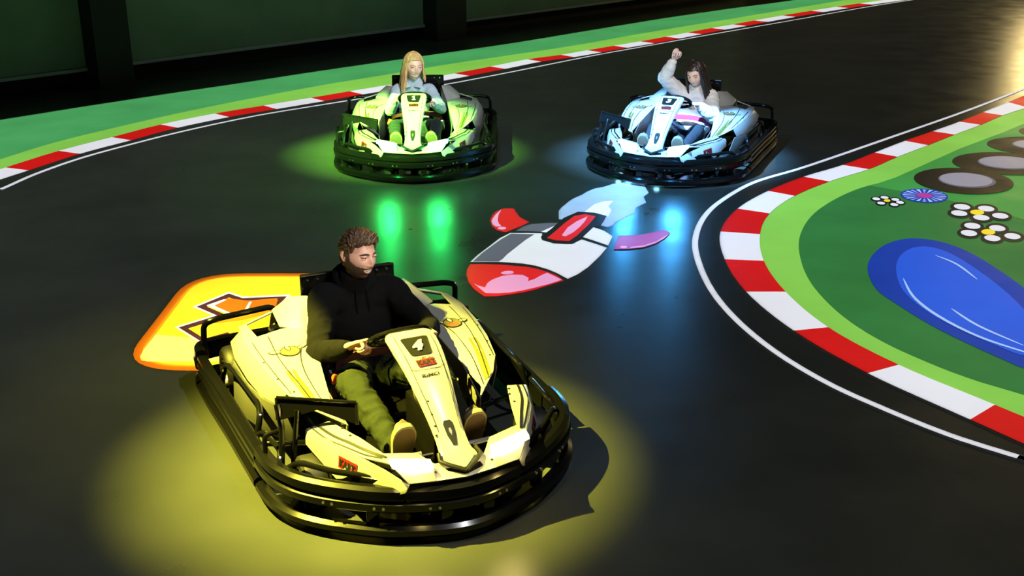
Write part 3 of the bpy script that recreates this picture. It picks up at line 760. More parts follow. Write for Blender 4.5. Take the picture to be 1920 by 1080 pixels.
    bm.verts.index_update(); V2 = [v.co.copy() for v in bm.verts]; F2 = [[v.index for v in f.verts] for f in bm.faces]; bm.free()
    fairing, fb_bvh = panel_obj('front_fairing', V2, F2, white_shell, R, th=.010, bev=.004)
    for s in (1, -1):
        # skirt below the arm with the wheel arch cut in
        top = [(s * .236, -.927, .258), (s * .300, -.835, .292), (s * .358, -.747, .311), (s * .428, -.622, .318), (s * .499, -.432, .318)]
        bot = [(s * .250, -.925, .225), (s * .325, -.835, .170), (s * .395, -.745, .150), (s * .450, -.66, .205), (s * .508, -.46, .268)]
        Vk = [p for a, b in zip(top, bot) for p in (a, b)]
        sk, _ = panel_obj('fairing_skirt', Vk, [(2 * i, 2 * i + 1, 2 * i + 3, 2 * i + 2) for i in range(4)], white_shell, R, th=.008, bev=.002)
        # logo on the skirt
        a0 = Vector(top[1]); b0 = Vector(bot[1]); a1 = Vector(top[2]); b1 = Vector(bot[2]); a2 = Vector(top[3]); b2 = Vector(bot[3])
        def sk_pt(u, v, off=.004):
            # u 0..2 along, v 0..1 down
            A, B, Cc, D = (a0, b0, a1, b1) if u < 1 else (a1, b1, a2, b2); uu = u if u < 1 else u - 1
            p = A.lerp(Cc, uu).lerp(B.lerp(D, uu), v); n = (Cc - A).cross(B - A).normalized()
            if n.x * s < 0: n = -n
            return p + n * off
        bm = bmesh.new()
        for u0 in [1.12 + .12 * i for i in range(6)]:
            vs = [bm.verts.new(sk_pt(u, v)) for u, v in ((u0, .20), (u0 + .12, .20), (u0 + .12, .56), (u0, .56))]; bm.faces.new(vs)
        lg = link('logo_patch', bm, redm, sk, smooth=False, recalc=False)
        Vt, Ft = text_shape('KART', .05); bm = bmesh.new(); ww = max(v[0] for v in Vt)
        vs = [bm.verts.new(sk_pt(1.48 + s * x / ww * .31, .38 - y * .24, .006)) for x, y in Vt]
        for f in Ft:
            try: bm.faces.new([vs[i] for i in f])
            except ValueError: pass
        link('lettering', bm, lineb, lg, smooth=False, recalc=False)
        # trim lines on the arm
        P = [(s * .300, -.815), (s * .375, -.690), (s * .440, -.570), (s * .478, -.432)]
        P2 = [(s * .285, -.825), (s * .350, -.690), (s * .415, -.560), (s * .452, -.435)]
        surf_decal(fb_bvh, 'trim_line', [(q, 0, 0) for q in strip2(P, .0035)] + [(q, 0, 0) for q in strip2(P2, .006)], [lineb], fairing)
        for (x, y) in ((s * .36, -.60), (s * .37, -.53), (s * .39, -.48), (s * .12, -.905)):
            h = fb_bvh.ray_cast(Vector((x, y, 2)), Vector((0, 0, -1)))
            if h[0]:
                bm = bmesh.new(); tube(bm, [h[0], h[0] + Vector((0, 0, .003))], .006, 10); link('bolt', bm, lineb, fairing)
    # nose cone
    bm = bmesh.new(); secs = []
    for i, (x_, y, z, wd) in enumerate(nose_s):
        a = nose_s[max(i - 1, 0)]; b = nose_s[min(i + 1, len(nose_s) - 1)]; d = Vector((0, b[1] - a[1], b[2] - a[2])).normalized(); n = Vector((0, d.z, -d.y))
        if n.z < 0: n = -n
        c = Vector((0, y, z)); dep = .05 + .055 * max(0, min(1, (len(nose_s) - i) / len(nose_s)))
        if i > len(nose_s) - 6: dep = .035
        X = Vector((1, 0, 0))
        secs.append([c - X * wd - n * .012, c - X * wd * .93 + n * 0, c - X * wd * .74 + n * .008, c + n * .0085, c + X * wd * .74 + n * .008, c + X * wd * .93, c + X * wd - n * .012, c + X * wd * .66 - n * dep, c - X * wd * .66 - n * dep])
    loft(bm, secs)
    nose = link('nose_cone', bm, white_shell, R)
    def edge_line(k, v0, v1, n=14):
        P = []
        for j in range(n + 1):
            v = v0 + (v1 - v0) * j / n; s_ = NV0 + v; i = 0
            while i < len(nose_len) - 2 and nose_len[i + 1] < s_: i += 1
            P.append((nose_s[i][3] * k, v))
        return P
    polys = []
    for k in (-.72, .72):
        P = edge_line(k, .0, .50)
        for a, b in zip(P, P[1:]): polys.append(([(a[0] - .0013, a[1]), (a[0] + .0013, a[1]), (b[0] + .0013, b[1]), (b[0] - .0013, b[1])], 0, 0))
    for a, b in zip([(-.076, .205), (-.05, .215), (0, .216), (.05, .215)], [(-.05, .215), (0, .216), (.05, .215), (.076, .205)]):
        polys.append(([(a[0], a[1] - .0013), (b[0], b[1] - .0013), (b[0], b[1] + .0013), (a[0], a[1] + .0013)], 0, 0))
    nose_decal('seam_line', polys, [lineb], nose)
    # number board, rounded trapezoid
    tr = [(p.x, p.y) for p in rounded([Vector((-.062, .030, 0)), Vector((.062, .030, 0)), Vector((.046, .142, 0)), Vector((-.046, .142, 0))], .018, 5, True)]
    nose_decal('number_board', [(tr, 0, 0)], [plate], nose, .003)
    bm = bmesh.new(); P = [nose_pt(u, v, .004) for u, v in ((-.040, .166), (.040, .163), (.044, .198), (-.036, .201))]
    bm.faces.new([bm.verts.new(p) for p in P]); lp = link('logo_patch', bm, redm, nose, smooth=False)
    nose_text('lettering', 'KART', .004, .183, .024, lineb, lp, .006, .06, 0, 1.05)
    nose_text('lettering', 'CHAOS', .0, .156, .010, lineb, lp, .004, .04, 0, 1.3)
    nose_text('maker_name', 'RiMO', .0, .245, .016, lineb, nose, .003, .03, .2, 1.5)
    bd = [(-.021, .470), (-.013, .455), (.013, .455), (.021, .470), (.019, .520), (.008, .568), (-.008, .568), (-.019, .520)]
    nose_decal('maker_badge', [(bd, 0, 0)], [lineb], nose, .003)
    nose_decal('badge_mark', [([(-.004, .490), (.004, .490), (.006, .505), (.0, .525), (-.006, .505)], 0, 0)], [grey_shell], nose, .0045)
    for (u, v) in ((-.050, .42), (-.052, .47), (-.060, .51), (-.048, .36)):
        p = nose_pt(u, v, -.004); bm = bmesh.new(); tube(bm, [p, p + Vector((0, 0, .006))], .0045, 8); link('bolt', bm, lineb, nose)
    # black V trim under the tip
    bm = bmesh.new()
    for s in (1, -1): tube(bm, [(s * .078, -.838, .312), (s * .086, -.872, .298), (s * .058, -.902, .290), (0, -.938, .272)], .0085, 8)
    link('tip_trim', bm, lineb, R)
    # lamps
    lamp_m = mat('headlamp white', (1, 1, 1), .3)
    for s in (1, -1):
        bm = bmesh.new(); secs = []
        for t in [i / 8 for i in range(9)]:
            x = s * (.128 + .158 * t); y = -.900 + .014 * t; z = .309 + .030 * t
            secs.append([(x, y + .028, z + .010), (x, y - .006, z + .002), (x, y - .014, z - .012 - .016 * math.sin(PI * min(1, t * 1.2))), (x, y + .02, z - .014)])
        loft(bm, secs); hl = link('headlamp', bm, lamp_m, R)
        hl['lamp'] = 1
    # side pods
    for s in (1, -1):
        V = [(.300, -.375, .272), (.335, -.300, .292), (.315, -.140, .335), (.290, .060, .385), (.262, .300, .435), (.300, .370, .440), (.385, .385, .432),   # 0-6 inner edge, front of opening
             (.430, -.230, .315), (.430, -.080, .358), (.430, .110, .392), (.425, .300, .420), (.490, .405, .404),                                      # 7-11 middle
             (.492, -.115, .340), (.528, .060, .362), (.548, .240, .378), (.555, .420, .388), (.540, .580, .390), (.502, .590, .402), (.375, .600, .440), (.375, .640, .42), (.53, .63, .375)]
        Fc = [(0, 1, 7), (1, 2, 8, 7), (2, 3, 9, 8), (3, 4, 10, 9), (4, 5, 6, 10), (7, 8, 12), (8, 9, 13, 12), (9, 10, 14, 13), (10, 6, 11), (10, 11, 15, 14), (11, 17, 16, 15), (17, 18, 19, 20), (16, 17, 20)]
        pod, bvh = panel_obj('side_pod', mir(V, s), Fc, white_shell, R, th=.012, bev=.005)
        # inner hump beside the seat
        V = [(.262, .300, .437), (.232, .420, .490), (.215, .500, .530), (.290, .560, .520), (.372, .600, .446), (.385, .400, .438), (.245, .330, .30), (.218, .440, .30), (.205, .540, .30), (.31, .63, .40), (.38, .66, .34)]
        hp, _ = panel_obj('pod_hump', mir(V, s), [(0, 1, 5), (1, 2, 3, 5), (3, 4, 5), (0, 6, 7, 1), (1, 7, 8, 2), (2, 8, 9, 3), (3, 9, 10, 4)], white_shell, R, th=.010, bev=.004)
        # outer fin, standing off behind
        V = [(.492, -.115, .336), (.528, .060, .358), (.548, .240, .374), (.555, .420, .384), (.540, .560, .380), (.520, -.06, .262), (.565, .06, .262), (.585, .24, .27), (.598, .44, .30), (.585, .58, .325)]
        fin, _ = panel_obj('pod_flank', mir(V, s), [(0, 5, 6, 1), (1, 6, 7, 2), (2, 7, 8, 3), (3, 8, 9, 4)], white_shell, R, th=.008, bev=.003)
        V = [(.500, -.10, .262), (.560, .06, .258), (.585, .24, .262), (.60, .44, .288), (.45, -.12, .09), (.55, .06, .08), (.60, .24, .08), (.615, .42, .09)]
        panel_obj('pod_skirt', mir(V, s), [(0, 4, 5, 1), (1, 5, 6, 2), (2, 6, 7, 3)], grey_shell, R, th=.006, bev=.002)
        # inner wall
        V = [(.300, -.375, .268), (.315, -.140, .330), (.290, .060, .380), (.262, .300, .428), (.30, -.34, .08), (.315, -.14, .08), (.29, .06, .08), (.262, .30, .08)]
        panel_obj('pod_inner_wall', mir(V, s), [(0, 4, 5, 1), (1, 5, 6, 2), (2, 6, 7, 3)], grey_shell, R, th=.006, bev=.002)
        # printed lines and stripes
        pol = []
        for P, wd, mi in (([(s * .345, -.33), (s * .375, -.10), (s * .37, .08), (s * .335, .20)], .0022, 0), ([(s * .39, -.27), (s * .43, -.06), (s * .455, .14), (s * .45, .40)], .0022, 0),
                          ([(s * .475, -.13), (s * .503, .06), (s * .520, .24), (s * .525, .36)], .002, 0)):
            pol += [(q, .001, mi) for q in strip2(P, wd)]
        pol += [(q, 0, 1) for q in strip2([(s * .385, -.28), (s * .425, -.07), (s * .435, .03)], .020)]
        surf_decal(bvh, 'trim_line', pol, [lineb, yel_shell], pod)
        # round printed emblem with two side wings
        ex, ey = s * .395, .175
        E_ = [(circ(ex, ey, .048, .044), 0, 0), (circ(ex, ey, .042, .038), .0007, 1), (circ(ex, ey - .016, .031, .017), .0014, 2), (circ(ex - .005, ey + .026, .014, .024, 10), .0014, 0), (circ(ex - .005, ey + .026, .009, .019, 10), .002, 3)]
        for d in (-1, 1):
            E_ += [(circ(ex + d * .064, ey + .024, .032, .016, d * 35), 0, 0), (circ(ex + d * .064, ey + .024, .026, .0105, d * 35), .0008, 3)]
        surf_decal(bvh, 'emblem', E_, [lineb, yelm, pinkm, white_shell], pod)
        for x, y in ((.50, .0), (.52, .16), (.33, -.30), (.46, -.12)):
            h = bvh.ray_cast(Vector((s * x, y, 2)), Vector((0, 0, -1)))
            if h[0]: bm = bmesh.new(); tube(bm, [h[0], h[0] + Vector((0, 0, .003))], .0045, 8); link('bolt', bm, lineb, pod)
        # radiator spring between seat and pod
        bm = bmesh.new(); tube(bm, [(s * (.225 + .02 * math.cos(t)), .10 - t * .006, .27 + .022 * math.sin(t)) for t in [i * .4 for i in range(80)]], .005, 6); link('spring_cable', bm, steel, R)
        # pedal and foot guard
        bm = bmesh.new(); panel(bm, [(s * .075, -.735, .235), (s * .235, -.745, .235), (s * .24, -.80, .30), (s * .085, -.80, .295)], [(0, 1, 2, 3)])
        mods(link('foot_guard', bm, guard, R, smooth=False), .006)
        bm = bmesh.new(); tube(bm, rounded([(s * .15, -.62, .07), (s * .15, -.70, .22), (s * .10, -.70, .25)], .02), .008, 8); tube(bm, [(s * .10, -.70, .25), (s * .20, -.70, .25)], .010, 8); link('pedal', bm, steel, R)
    # seat: a moulded shell
    bm = bmesh.new(); secs = []
    for (y, z, hw, lip) in ((-.10, .13, .13, .03), (-.02, .10, .17, .07), (.10, .085, .19, .11), (.22, .09, .20, .15), (.34, .14, .20, .14), (.42, .24, .20, .12), (.47, .36, .20, .10), (.50, .47, .19, .06), (.515, .55, .16, .02)):
        up = Vector((0, 0, 1)) if y < .3 else Vector((0, -.9, .35)).normalized()
        base = Vector((0, y, z)); sec = []
        for k in range(-6, 7):
            u = k / 6; side = abs(u) ** 3
            sec.append(base + Vector((u * hw, 0, 0)) + up * (lip * side))
        for k in range(6, -7, -1):
            u = k / 6; side = abs(u) ** 3
            sec.append(base + Vector((u * (hw + .018), 0, 0)) + up * (lip * side - .004) - (Vector((0, 0, .018)) if y < .3 else Vector((0, -.018, 0)) * -1))
        secs.append(sec)
    loft(bm, secs); seat = link('seat', bm, blk, R)
    for s in (1, -1):
        bm = bmesh.new(); tube(bm, [(s * .205, y, z) for y, z in cr([(-.10, .17), (-.02, .18), (.10, .205), (.22, .25)], 4)], .007, 8)
        link('seat_piping', bm, mat('pale piping', (.12, .12, .09), .5), seat)
    # head board behind the driver
    bm = bmesh.new(); box(bm, (0, .565, .555), (.46, .035, .115), bev=.008); hb = link('head_board', bm, blk, R)
    bm = bmesh.new(); tube(bm, [(-.232, .545, .612), (.232, .545, .612)], .006, 8); tube(bm, [(-.232, .545, .5), (-.232, .545, .612)], .005, 8); tube(bm, [(.232, .545, .5), (.232, .545, .612)], .005, 8); link('board_edging', bm, steel if False else tubem, hb)
    for x in (-.2, -.15, .15, .2): bm = bmesh.new(); tube(bm, [(x, .548, .59), (x, .540, .59)], .005, 8); link('bolt', bm, steel, hb)
    for s in (1, -1):
        bm = bmesh.new(); tube(bm, rounded([(s * .18, .60, .52), (s * .20, .62, .40), (s * .24, .72, .14)], .05), .013, 8)
        link('head_board_stay', bm, tubem, R)
    # engine and tank at the back
    bm = bmesh.new(); box(bm, (.22, .72, .25), (.20, .20, .16), bev=.02)
    for k in range(5): box(bm, (.22, .72, .345 + .014 * k), (.15 - .012 * k, .17, .005))
    tube(bm, rounded([(.14, .66, .27), (.02, .66, .30), (-.05, .78, .26)], .05), .022, 12); box(bm, (-.10, .80, .25), (.26, .10, .10), bev=.03)
    link('engine', bm, mat('engine casting', (.12, .12, .12), .35, metal=.7), R)
    bm = bmesh.new(); box(bm, (-.30, .62, .24), (.15, .22, .17), bev=.03); tube(bm, [(-.30, .58, .32), (-.30, .58, .35)], .025, 14); link('fuel_tank', bm, blk, R)
    # column and steering wheel
    bm = bmesh.new(); tube(bm, [(0, -.62, .10), (0, -.26, .48)], .011, 10); tube(bm, [(-.06, -.62, .09), (-.42, -.50, .11)], .006, 8); tube(bm, [(.06, -.62, .09), (.42, -.50, .11)], .006, 8); link('steering_column', bm, steel, R)
    n = Vector((0, -.62, -.78)).normalized(); c = Vector((0, -.190, .545)); X = Vector((1, 0, 0)); Y = n.cross(X)
    bm = bmesh.new(); P = [c + X * math.cos(t) * .135 + Y * math.sin(t) * (.105 if math.sin(t) * Y.y < 0 else .09) for t in [2 * PI * i / 40 for i in range(40)]]
    tube(bm, P, .0135, 10, closed=True)
    sw = link('steering_wheel', bm, blk, R)
    bm = bmesh.new()
    for a in (0, PI, -PI / 2 if Y.y > 0 else PI / 2): tube(bm, [c - n * -.01, c + X * math.cos(a) * .13 + Y * math.sin(a) * .09], .010, 8, flat=(.4, 1.6))
    lathe(bm, [(0, -.01), (.035, -.01), (.035, .012), (0, .012)], 'Z', (0, 0, 0), 20)
    for v in bm.verts:
        pass
    link('wheel_spoke', bm, blk, sw) if False else bm.free()
    bm = bmesh.new()
    for a in (0, PI, PI / 2, -PI / 2): tube(bm, [c, c + X * math.cos(a) * .13 + Y * math.sin(a) * .09], .009, 8)
    tube(bm, [c - n * .012, c + n * .03], .038, 18); link('wheel_spoke', bm, tubem, sw)
    # dark centre housing under the cone, floor clutter
    bm = bmesh.new(); box(bm, (0, -.50, .22), (.07, .34, .28), Matrix.Rotation(rad(0), 3, 'X'), bev=.02); link('column_housing', bm, blk, R)
    random.seed(4)
    for k in range(10):
        s = random.choice((-1, 1)); x = s * random.uniform(.24, .36); y = random.uniform(-.70, -.25)
        bm = bmesh.new(); tube(bm, cr([(x, y, .07), (x + random.uniform(-.05, .05), y + .05, random.uniform(.10, .2)), (x + random.uniform(-.08, .08), y + .12, .08)], 4), .006, 6)
        link('hose', bm, tubem, R)
    # board on the driver's right, on two posts
    a = Vector((-.590, -.365, .452)); b = Vector((-.300, -.505, .432)); dn = Vector((-.01, -.035, -.082)); m_ = (a + b) / 2
    bm = bmesh.new(); panel(bm, [a, b, b + dn, m_ + dn * .45, a + dn * 1.05], [(0, 1, 2, 3, 4)]); ab = link('wind_board', bm, blk, R, smooth=False); mods(ab, .008)
    bm = bmesh.new(); tube(bm, [a, b], .008, 8); tube(bm, [b, b + dn], .007, 8); tube(bm, [a, a + dn], .007, 8); link('board_edging', bm, tubem, ab)
    bm = bmesh.new()
    tube(bm, rounded([a + dn * .3, Vector((-.585, -.40, .33)), Vector((-.61, -.45, .16))], .03), .013, 8); tube(bm, [a + (b - a) * .25 + dn * .5, Vector((-.56, -.44, .16))], .011, 8)
    tube(bm, rounded([Vector((-.66, -.40, .18)), Vector((-.655, -.38, .30)), Vector((-.59, -.38, .31))], .02), .010, 8)
    link('board_post', bm, tubem, R)
    # belt with buckle
    bm = bmesh.new(); secs = []
    for p in cr([(-.235, .04, .29), (-.20, .10, .335), (-.10, .12, .352), (0, .115, .355), (.10, .12, .352), (.20, .12, .33), (.235, .16, .25)], 5):
        p = Vector(p); secs.append([p + Vector((0, -.008, .02)), p + Vector((0, -.002, .022)), p + Vector((0, .004, -.02)), p + Vector((0, -.002, -.022))])
    loft(bm, secs); be = link('lap_belt', bm, bstrap, R)
    bm = bmesh.new(); box(bm, (-.235, .02, .30), (.035, .03, .05), Matrix.Rotation(rad(20), 3, 'Y'), bev=.006); tube(bm, [(-.235, .03, .28), (-.25, .06, .12)], .006, 8); link('buckle', bm, orangem, be)
    # small lights under the front
    bm = bmesh.new()
    return R

def kids(o): return [c for c in bpy.data.objects if c.parent == o]
def copy_tree(o, parent=None):
    c = o.copy(); COL.objects.link(c); c.parent = parent
    for ch in kids(o): copy_tree(ch, c)
    return c
kart = build_kart()
K = {4: kart, 1: copy_tree(kart), 3: copy_tree(kart)}
LAB = {4: 'kart with number 4 on its nose, lit yellow, driven by the bearded man', 1: 'kart with number 1 on its nose and green headlamps, driven by the blonde woman',
       3: 'kart with number 3 on its nose and blue headlamps, driven by the dark-haired woman'}
GLOW = {4: ((1, .78, .25), 45), 1: ((.02, 1, .18), 120), 3: ((.06, .42, 1), 210)}
for k, R in K.items():
    R.matrix_world = kmat(k)
    tag(R, LAB[k], 'go-kart', 'karts on the indoor track')
    nose = [c for c in kids(R) if c.name.startswith('nose_cone')][0]
    bd = [c for c in kids(nose) if c.name.startswith('number_board')][0]
    wp = mat('white print', (.34, .34, .32), .5)
    if k == 1:
        o = nose_decal('number', [([(-.004, .055), (.010, .055), (.010, .105), (.017, .105), (.017, .116), (-.013, .116), (-.013, .105), (-.004, .105), (-.004, .073), (-.015, .076), (-.015, .066)], 0, 0)], [wp], bd, .006)
    else: nose_text('number', str(k), 0, .086, .062, mat('white print', (.34, .34, .32), .5), bd, .006, .045 if k != 4 else .08, .08 if k != 4 else .3)
    col, st = GLOW[k]
    if k == 3:
        for c in kids(R):
            if c.name.startswith('lap_belt'): me = c.data.copy(); me.materials.clear(); me.materials.append(mat('pink webbing', (.42, .03, .16), .6)); c.data = me
    m = mat('headlamp %s' % {4: 'amber', 1: 'green', 3: 'blue'}[k], (.9, .9, .9), .3, emit=col, estr=st)
    for c in kids(R):
        if c.name.startswith('headlamp'):
            me = c.data.copy(); c.data = me; me.materials.clear(); me.materials.append(m)
            if 'lamp' in c: del c['lamp']
    for s in (1, -1):     # the stray light of each headlamp
        o = light('headlamp_spill', 'POINT', (s * .20, -.955, .350), {4: 2.2, 1: 5.5, 3: 6.5}[k], {4: (1, .74, .2), 1: (.02, 1, .14), 3: (.05, .4, 1)}[k], shadow_soft_size=.02); o.parent = R
# under-body leds of the blue kart that show on the floor
for x, y in ((-.30, -.80), (-.20, -.85), (.05, -.90)):
    bm = bmesh.new(); tube(bm, [(x, y, .030), (x, y, .045)], .020, 12); o = link('underglow_led', bm, mat('blue led', (.6, .8, 1), .3, emit=(.25, .75, 1), estr=30), K[3])

# ================================================================== PEOPLE
skin = mat('skin', (.58, .32, .22), .5, bump=.04, bscale=120)
skin2 = mat('fair skin', (.66, .42, .32), .5)
lipm = mat('lips', (.42, .12, .10), .4)
toothm = mat('teeth', (.75, .72, .66), .3)
mouthm = mat('mouth', (.06, .012, .01), .6)
eyew = mat('eye white', (.30, .27, .25), .3)
iris = mat('dark iris', (.02, .013, .008), .2)
hairb = mat('brown hair', (.055, .026, .012), .55, bump=.3, bscale=90, vary=.4, vscale=30)
beardm = mat('brown beard', (.050, .025, .015), .7, bump=.35, bscale=160, vary=.35, vscale=60)
hairy = mat('blonde hair', (.50, .32, .13), .45, bump=.5, bscale=50, vary=.35, vscale=25)
hairk = mat('dark hair', (.018, .010, .008), .35, bump=.5, bscale=50)
browm = mat('brows', (.05, .025, .015), .7)
hoodm = mat('black hoodie cloth', (.0018, .0018, .002), .95, bump=.4, bscale=20, spec=.1)
jeans = mat('dark green trousers', (.0085, .0125, .0045), .9, bump=.6, bscale=22, spec=.15)
denim = mat('pale denim shirt', (.30, .38, .45), .8, bump=.3, bscale=30, vary=.15, vscale=8)
jeansd = mat('dark jeans', (.005, .007, .012), .85)
knit = mat('white jumper', (.60, .57, .54), .85, bump=.5, bscale=60, vary=.1, vscale=6)
shoem = mat('brown shoe', (.030, .018, .010), .7)

def g2(x, z, cx, cz, sx, sz): return math.exp(-((x - cx) / sx) ** 2 - ((z - cz) / sz) ** 2)
def sst(a, b, x):
    t = max(0, min(1, (x - a) / (b - a))); return t * t * (3 - 2 * t)
def face_pt(d, fem=0, extra=0.0):
    "unit direction -> point of a head, 0.23 m from crown to chin, looking along -Y"
    x, y, z = d
    p = Vector((x * .073, y * .095, z * .112))
    front = max(0, -y)
    # skull and jaw
    lowz = sst(.0, -1.0, z)
    p.x *= 1 - (.30 if fem else .22) * lowz * (1 if y < .2 else .6)
    p.x *= 1 - .06 * math.exp(-((p.z - .03) / .03) ** 2) * front
    if y > 0: p.y *= 1 - .42 * lowz; p.z += .012 * lowz
    if y < 0: p.y *= 1 + .02 * lowz
    if z < -.55 and y < 0: p.y += .012 * sst(-.55, -1, z)
    X, Z = p.x, p.z; ax = abs(X)
    f = sst(.15, .6, front)
    if y < 0:
        dy = 0
        dy -= .004 * g2(ax, Z, .022, .028, .022, .007)                      # brow
        dy += .012 * g2(ax, Z, .030, .012, .013, .010)                      # eye socket
        dy -= .020 * math.exp(-(ax / .0095) ** 2) * sst(.022, -.018, Z) * sst(-.042, -.026, Z)   # nose
        dy -= .006 * math.exp(-(ax / .008) ** 2) * g2(0, Z, 0, .008, 1, .02)
        dy -= .007 * g2(ax, Z, .013, -.028, .006, .007)                     # nostrils
        dy -= .006 * g2(ax, Z, .040, -.022, .016, .016)                     # cheeks
        dy -= .006 * g2(ax, Z, 0, -.052, .026, .016)                        # muzzle
        Zs = Z - .26 * ax
        dy -= .0045 * g2(ax, Zs, 0, -.0475, .022, .0035)                        # upper lip
        dy -= .006 * g2(ax, Zs, 0, -.0685, .019, .0045)                        # lower lip
        dy += .014 * g2(ax, Zs, 0, -.058, .021, .0055)                       # open smile
        dy += .005 * g2(ax, Z, 0, -.077, .018, .005)                        # under lip
        dy -= .011 * g2(ax, Z, 0, -.094, .020, .014)                        # chin
        p.y += dy * f
    if extra: 
        n = Vector((x / .073, y / .095, z / .112)).normalized(); p += n * extra
    return p
def dirs(nu=120, nv=84):
    out = []
    for j in range(1, nv):
        th = PI * j / nv
        out.append([(math.sin(th) * math.sin(2 * PI * i / nu), -math.sin(th) * math.cos(2 * PI * i / nu), math.cos(th)) for i in range(nu)])
    return out
def add_head(bm, M, fem=0):
    D = dirs(); rings = []
    for row in D: rings.append([bm.verts.new(M @ face_pt(d, fem)) for d in row])
    top = bm.verts.new(M @ face_pt((0, 0, 1), fem)); bot = bm.verts.new(M @ face_pt((0, 0, -1), fem)); n = len(rings[0])
    for j in range(len(rings) - 1):
        for i in range(n):
            f = bm.faces.new((rings[j][i], rings[j + 1][i], rings[j + 1][(i + 1) % n], rings[j][(i + 1) % n]))
            q = face_pt(D[j][i], fem)
            if q.y < -.06:
                e = ((q.x) / .027) ** 2 + ((q.z + .058 - .26 * abs(q.x)) / .0135) ** 2
                e2 = ((q.x) / .022) ** 2 + ((q.z + .058 - .26 * abs(q.x)) / .0072) ** 2
                if e2 < 1: f.material_index = 2
                elif e < 1: f.material_index = 1
    for i in range(n): bm.faces.new((top, rings[0][i], rings[0][(i + 1) % n])); bm.faces.new((bot, rings[-1][(i + 1) % n], rings[-1][i]))
    for s in (1, -1):   # ears
        if fem: M_, M = M, M @ Matrix.Scale(.90, 4)
        P = [Vector((s * .071, .006, .016)), Vector((s * .079, .014, .022)), Vector((s * .081, .020, .006)), Vector((s * .077, .012, -.014)), Vector((s * .069, .004, -.024))]
        tube(bm, [M @ Vector(p) for p in cr(P, 4)], [v * .0075 for v in (.6, .8, 1, 1.1, 1.2, 1.3, 1.35, 1.4, 1.35, 1.3, 1.2, 1.15, 1.1, 1, .95, .8, .6)], 8)
        tube(bm, [M @ Vector((s * .066, .002, -.006)), M @ Vector((s * .077, .014, .0))], [.014, .011], 10)
        if fem: M = M_
def head_parts(M, par, inv, hair, fem=0, beard=None):
    def L(name, bm, m):
        bmesh.ops.transform(bm, matrix=inv @ M, verts=bm.verts); return link(name, bm, m, par)
    for s in (1, -1):
        bm = bmesh.new(); c = Vector((s * .030, -.0765, .0105))
        bmesh.ops.create_uvsphere(bm, u_segments=16, v_segments=12, radius=.0112, matrix=Matrix.Translation(c))
        e = L('eye', bm, eyew)
        bm = bmesh.new(); bmesh.ops.create_uvsphere(bm, u_segments=12, v_segments=8, radius=.0058, matrix=Matrix.Translation(c + Vector((.0028, -.0066, -.001)))); L('iris', bm, iris).parent = e
        bm = bmesh.new()   # lid, half closed by the smile
        secs = []
        for t in [i / 8 for i in range(9)]:
            x = c.x + (t - .5) * .030; a = math.sin(PI * t); secs.append((Vector((x, -.0745 - .0130 * a, .0155 + .0025 * a)), .0026 + .0034 * a))
        tube(bm, [q for q, _ in secs], [r for _, r in secs], 8); L('eyelid', bm, skin if not fem else skin2)
        bm = bmesh.new(); secs = []
        for t in [i / 8 for i in range(9)]:
            x = c.x + (t - .5) * .030; a = math.sin(PI * t); secs.append((Vector((x, -.0745 - .0120 * a, .0040 - .0005 * a)), .0018 + .0016 * a))
        tube(bm, [q for q, _ in secs], [r for _, r in secs], 8); L('eyelid', bm, skin if not fem else skin2)
        bm = bmesh.new(); tube(bm, [Vector((c.x + (t - .5) * .027, -.0775 - .0125 * math.sin(PI * t), .0118 + .0012 * math.sin(PI * t))) for t in [i / 8 for i in range(9)]], .0011, 6); L('lashes', bm, browm)
        bm = bmesh.new(); P = []
        for t in [i / 8 for i in range(9)]:
            X = s * (.012 + .038 * t); Z = .0265 + .005 * math.sin(PI * min(1, t * 1.1)) - .004 * t
            dz = Z / .112; dx = X / .073; dd = Vector((dx, -math.sqrt(max(.01, 1 - dx * dx - dz * dz)), dz)); q = face_pt(dd, fem); P.append(q + Vector((0, -.0005, 0)))
        tube(bm, P, [.0026, .0038, .0042, .0043, .0042, .004, .0034, .0026, .0014] if not fem else [.0012, .0018, .002, .002, .002, .0018, .0016, .0012, .0008], 8); L('eyebrow', bm, browm if hair is not hairy else hairy)
    bm = bmesh.new(); secs = []
    for i in range(-6, 7):
        x = i * .0030; pz = -.0545 + abs(x) * .26; dz = pz / .112; dx = x / .066; yy = face_pt(Vector((dx, -math.sqrt(max(.01, 1 - dx * dx - dz * dz)), dz)), fem).y; t = 1 - abs(i) / 7; secs.append([(x, yy + .002, pz + .0045), (x, yy - .0045 * t, pz + .003), (x, yy - .0040 * t, pz - .0060 * t), (x, yy + .003, pz - .0045)])
    loft(bm, secs); L('teeth', bm, toothm)
def shell(mask, off, M, inv, m, name, par, fem=0, nu=150, nv=110):
    "thick shell over the head where mask(point, direction) > 0"
    bm = bmesh.new(); D = dirs(nu, nv); D = [[(0, 0, 1)] * nu] + D; g = []
    for row in D:
        r = []
        for d in row:
            q = face_pt(d, fem); k = mask(q, d); o = off(q, d) if k > 0 else -.006
            r.append((bm.verts.new(face_pt(d, fem, o * min(1, max(k, 0)) + (-.004 if k <= 0 else 0))), k))
        g.append(r)
    for j in range(len(g) - 1):
        for i in range(nu):
            Q = [g[j][i], g[j + 1][i], g[j + 1][(i + 1) % nu], g[j][(i + 1) % nu]]
            if max(q[1] for q in Q) > 0: bm.faces.new([q[0] for q in Q])
    bmesh.ops.remove_doubles(bm, verts=bm.verts, dist=1e-5)
    bmesh.ops.transform(bm, matrix=inv @ M, verts=bm.verts)
    return link(name, bm, m, par)

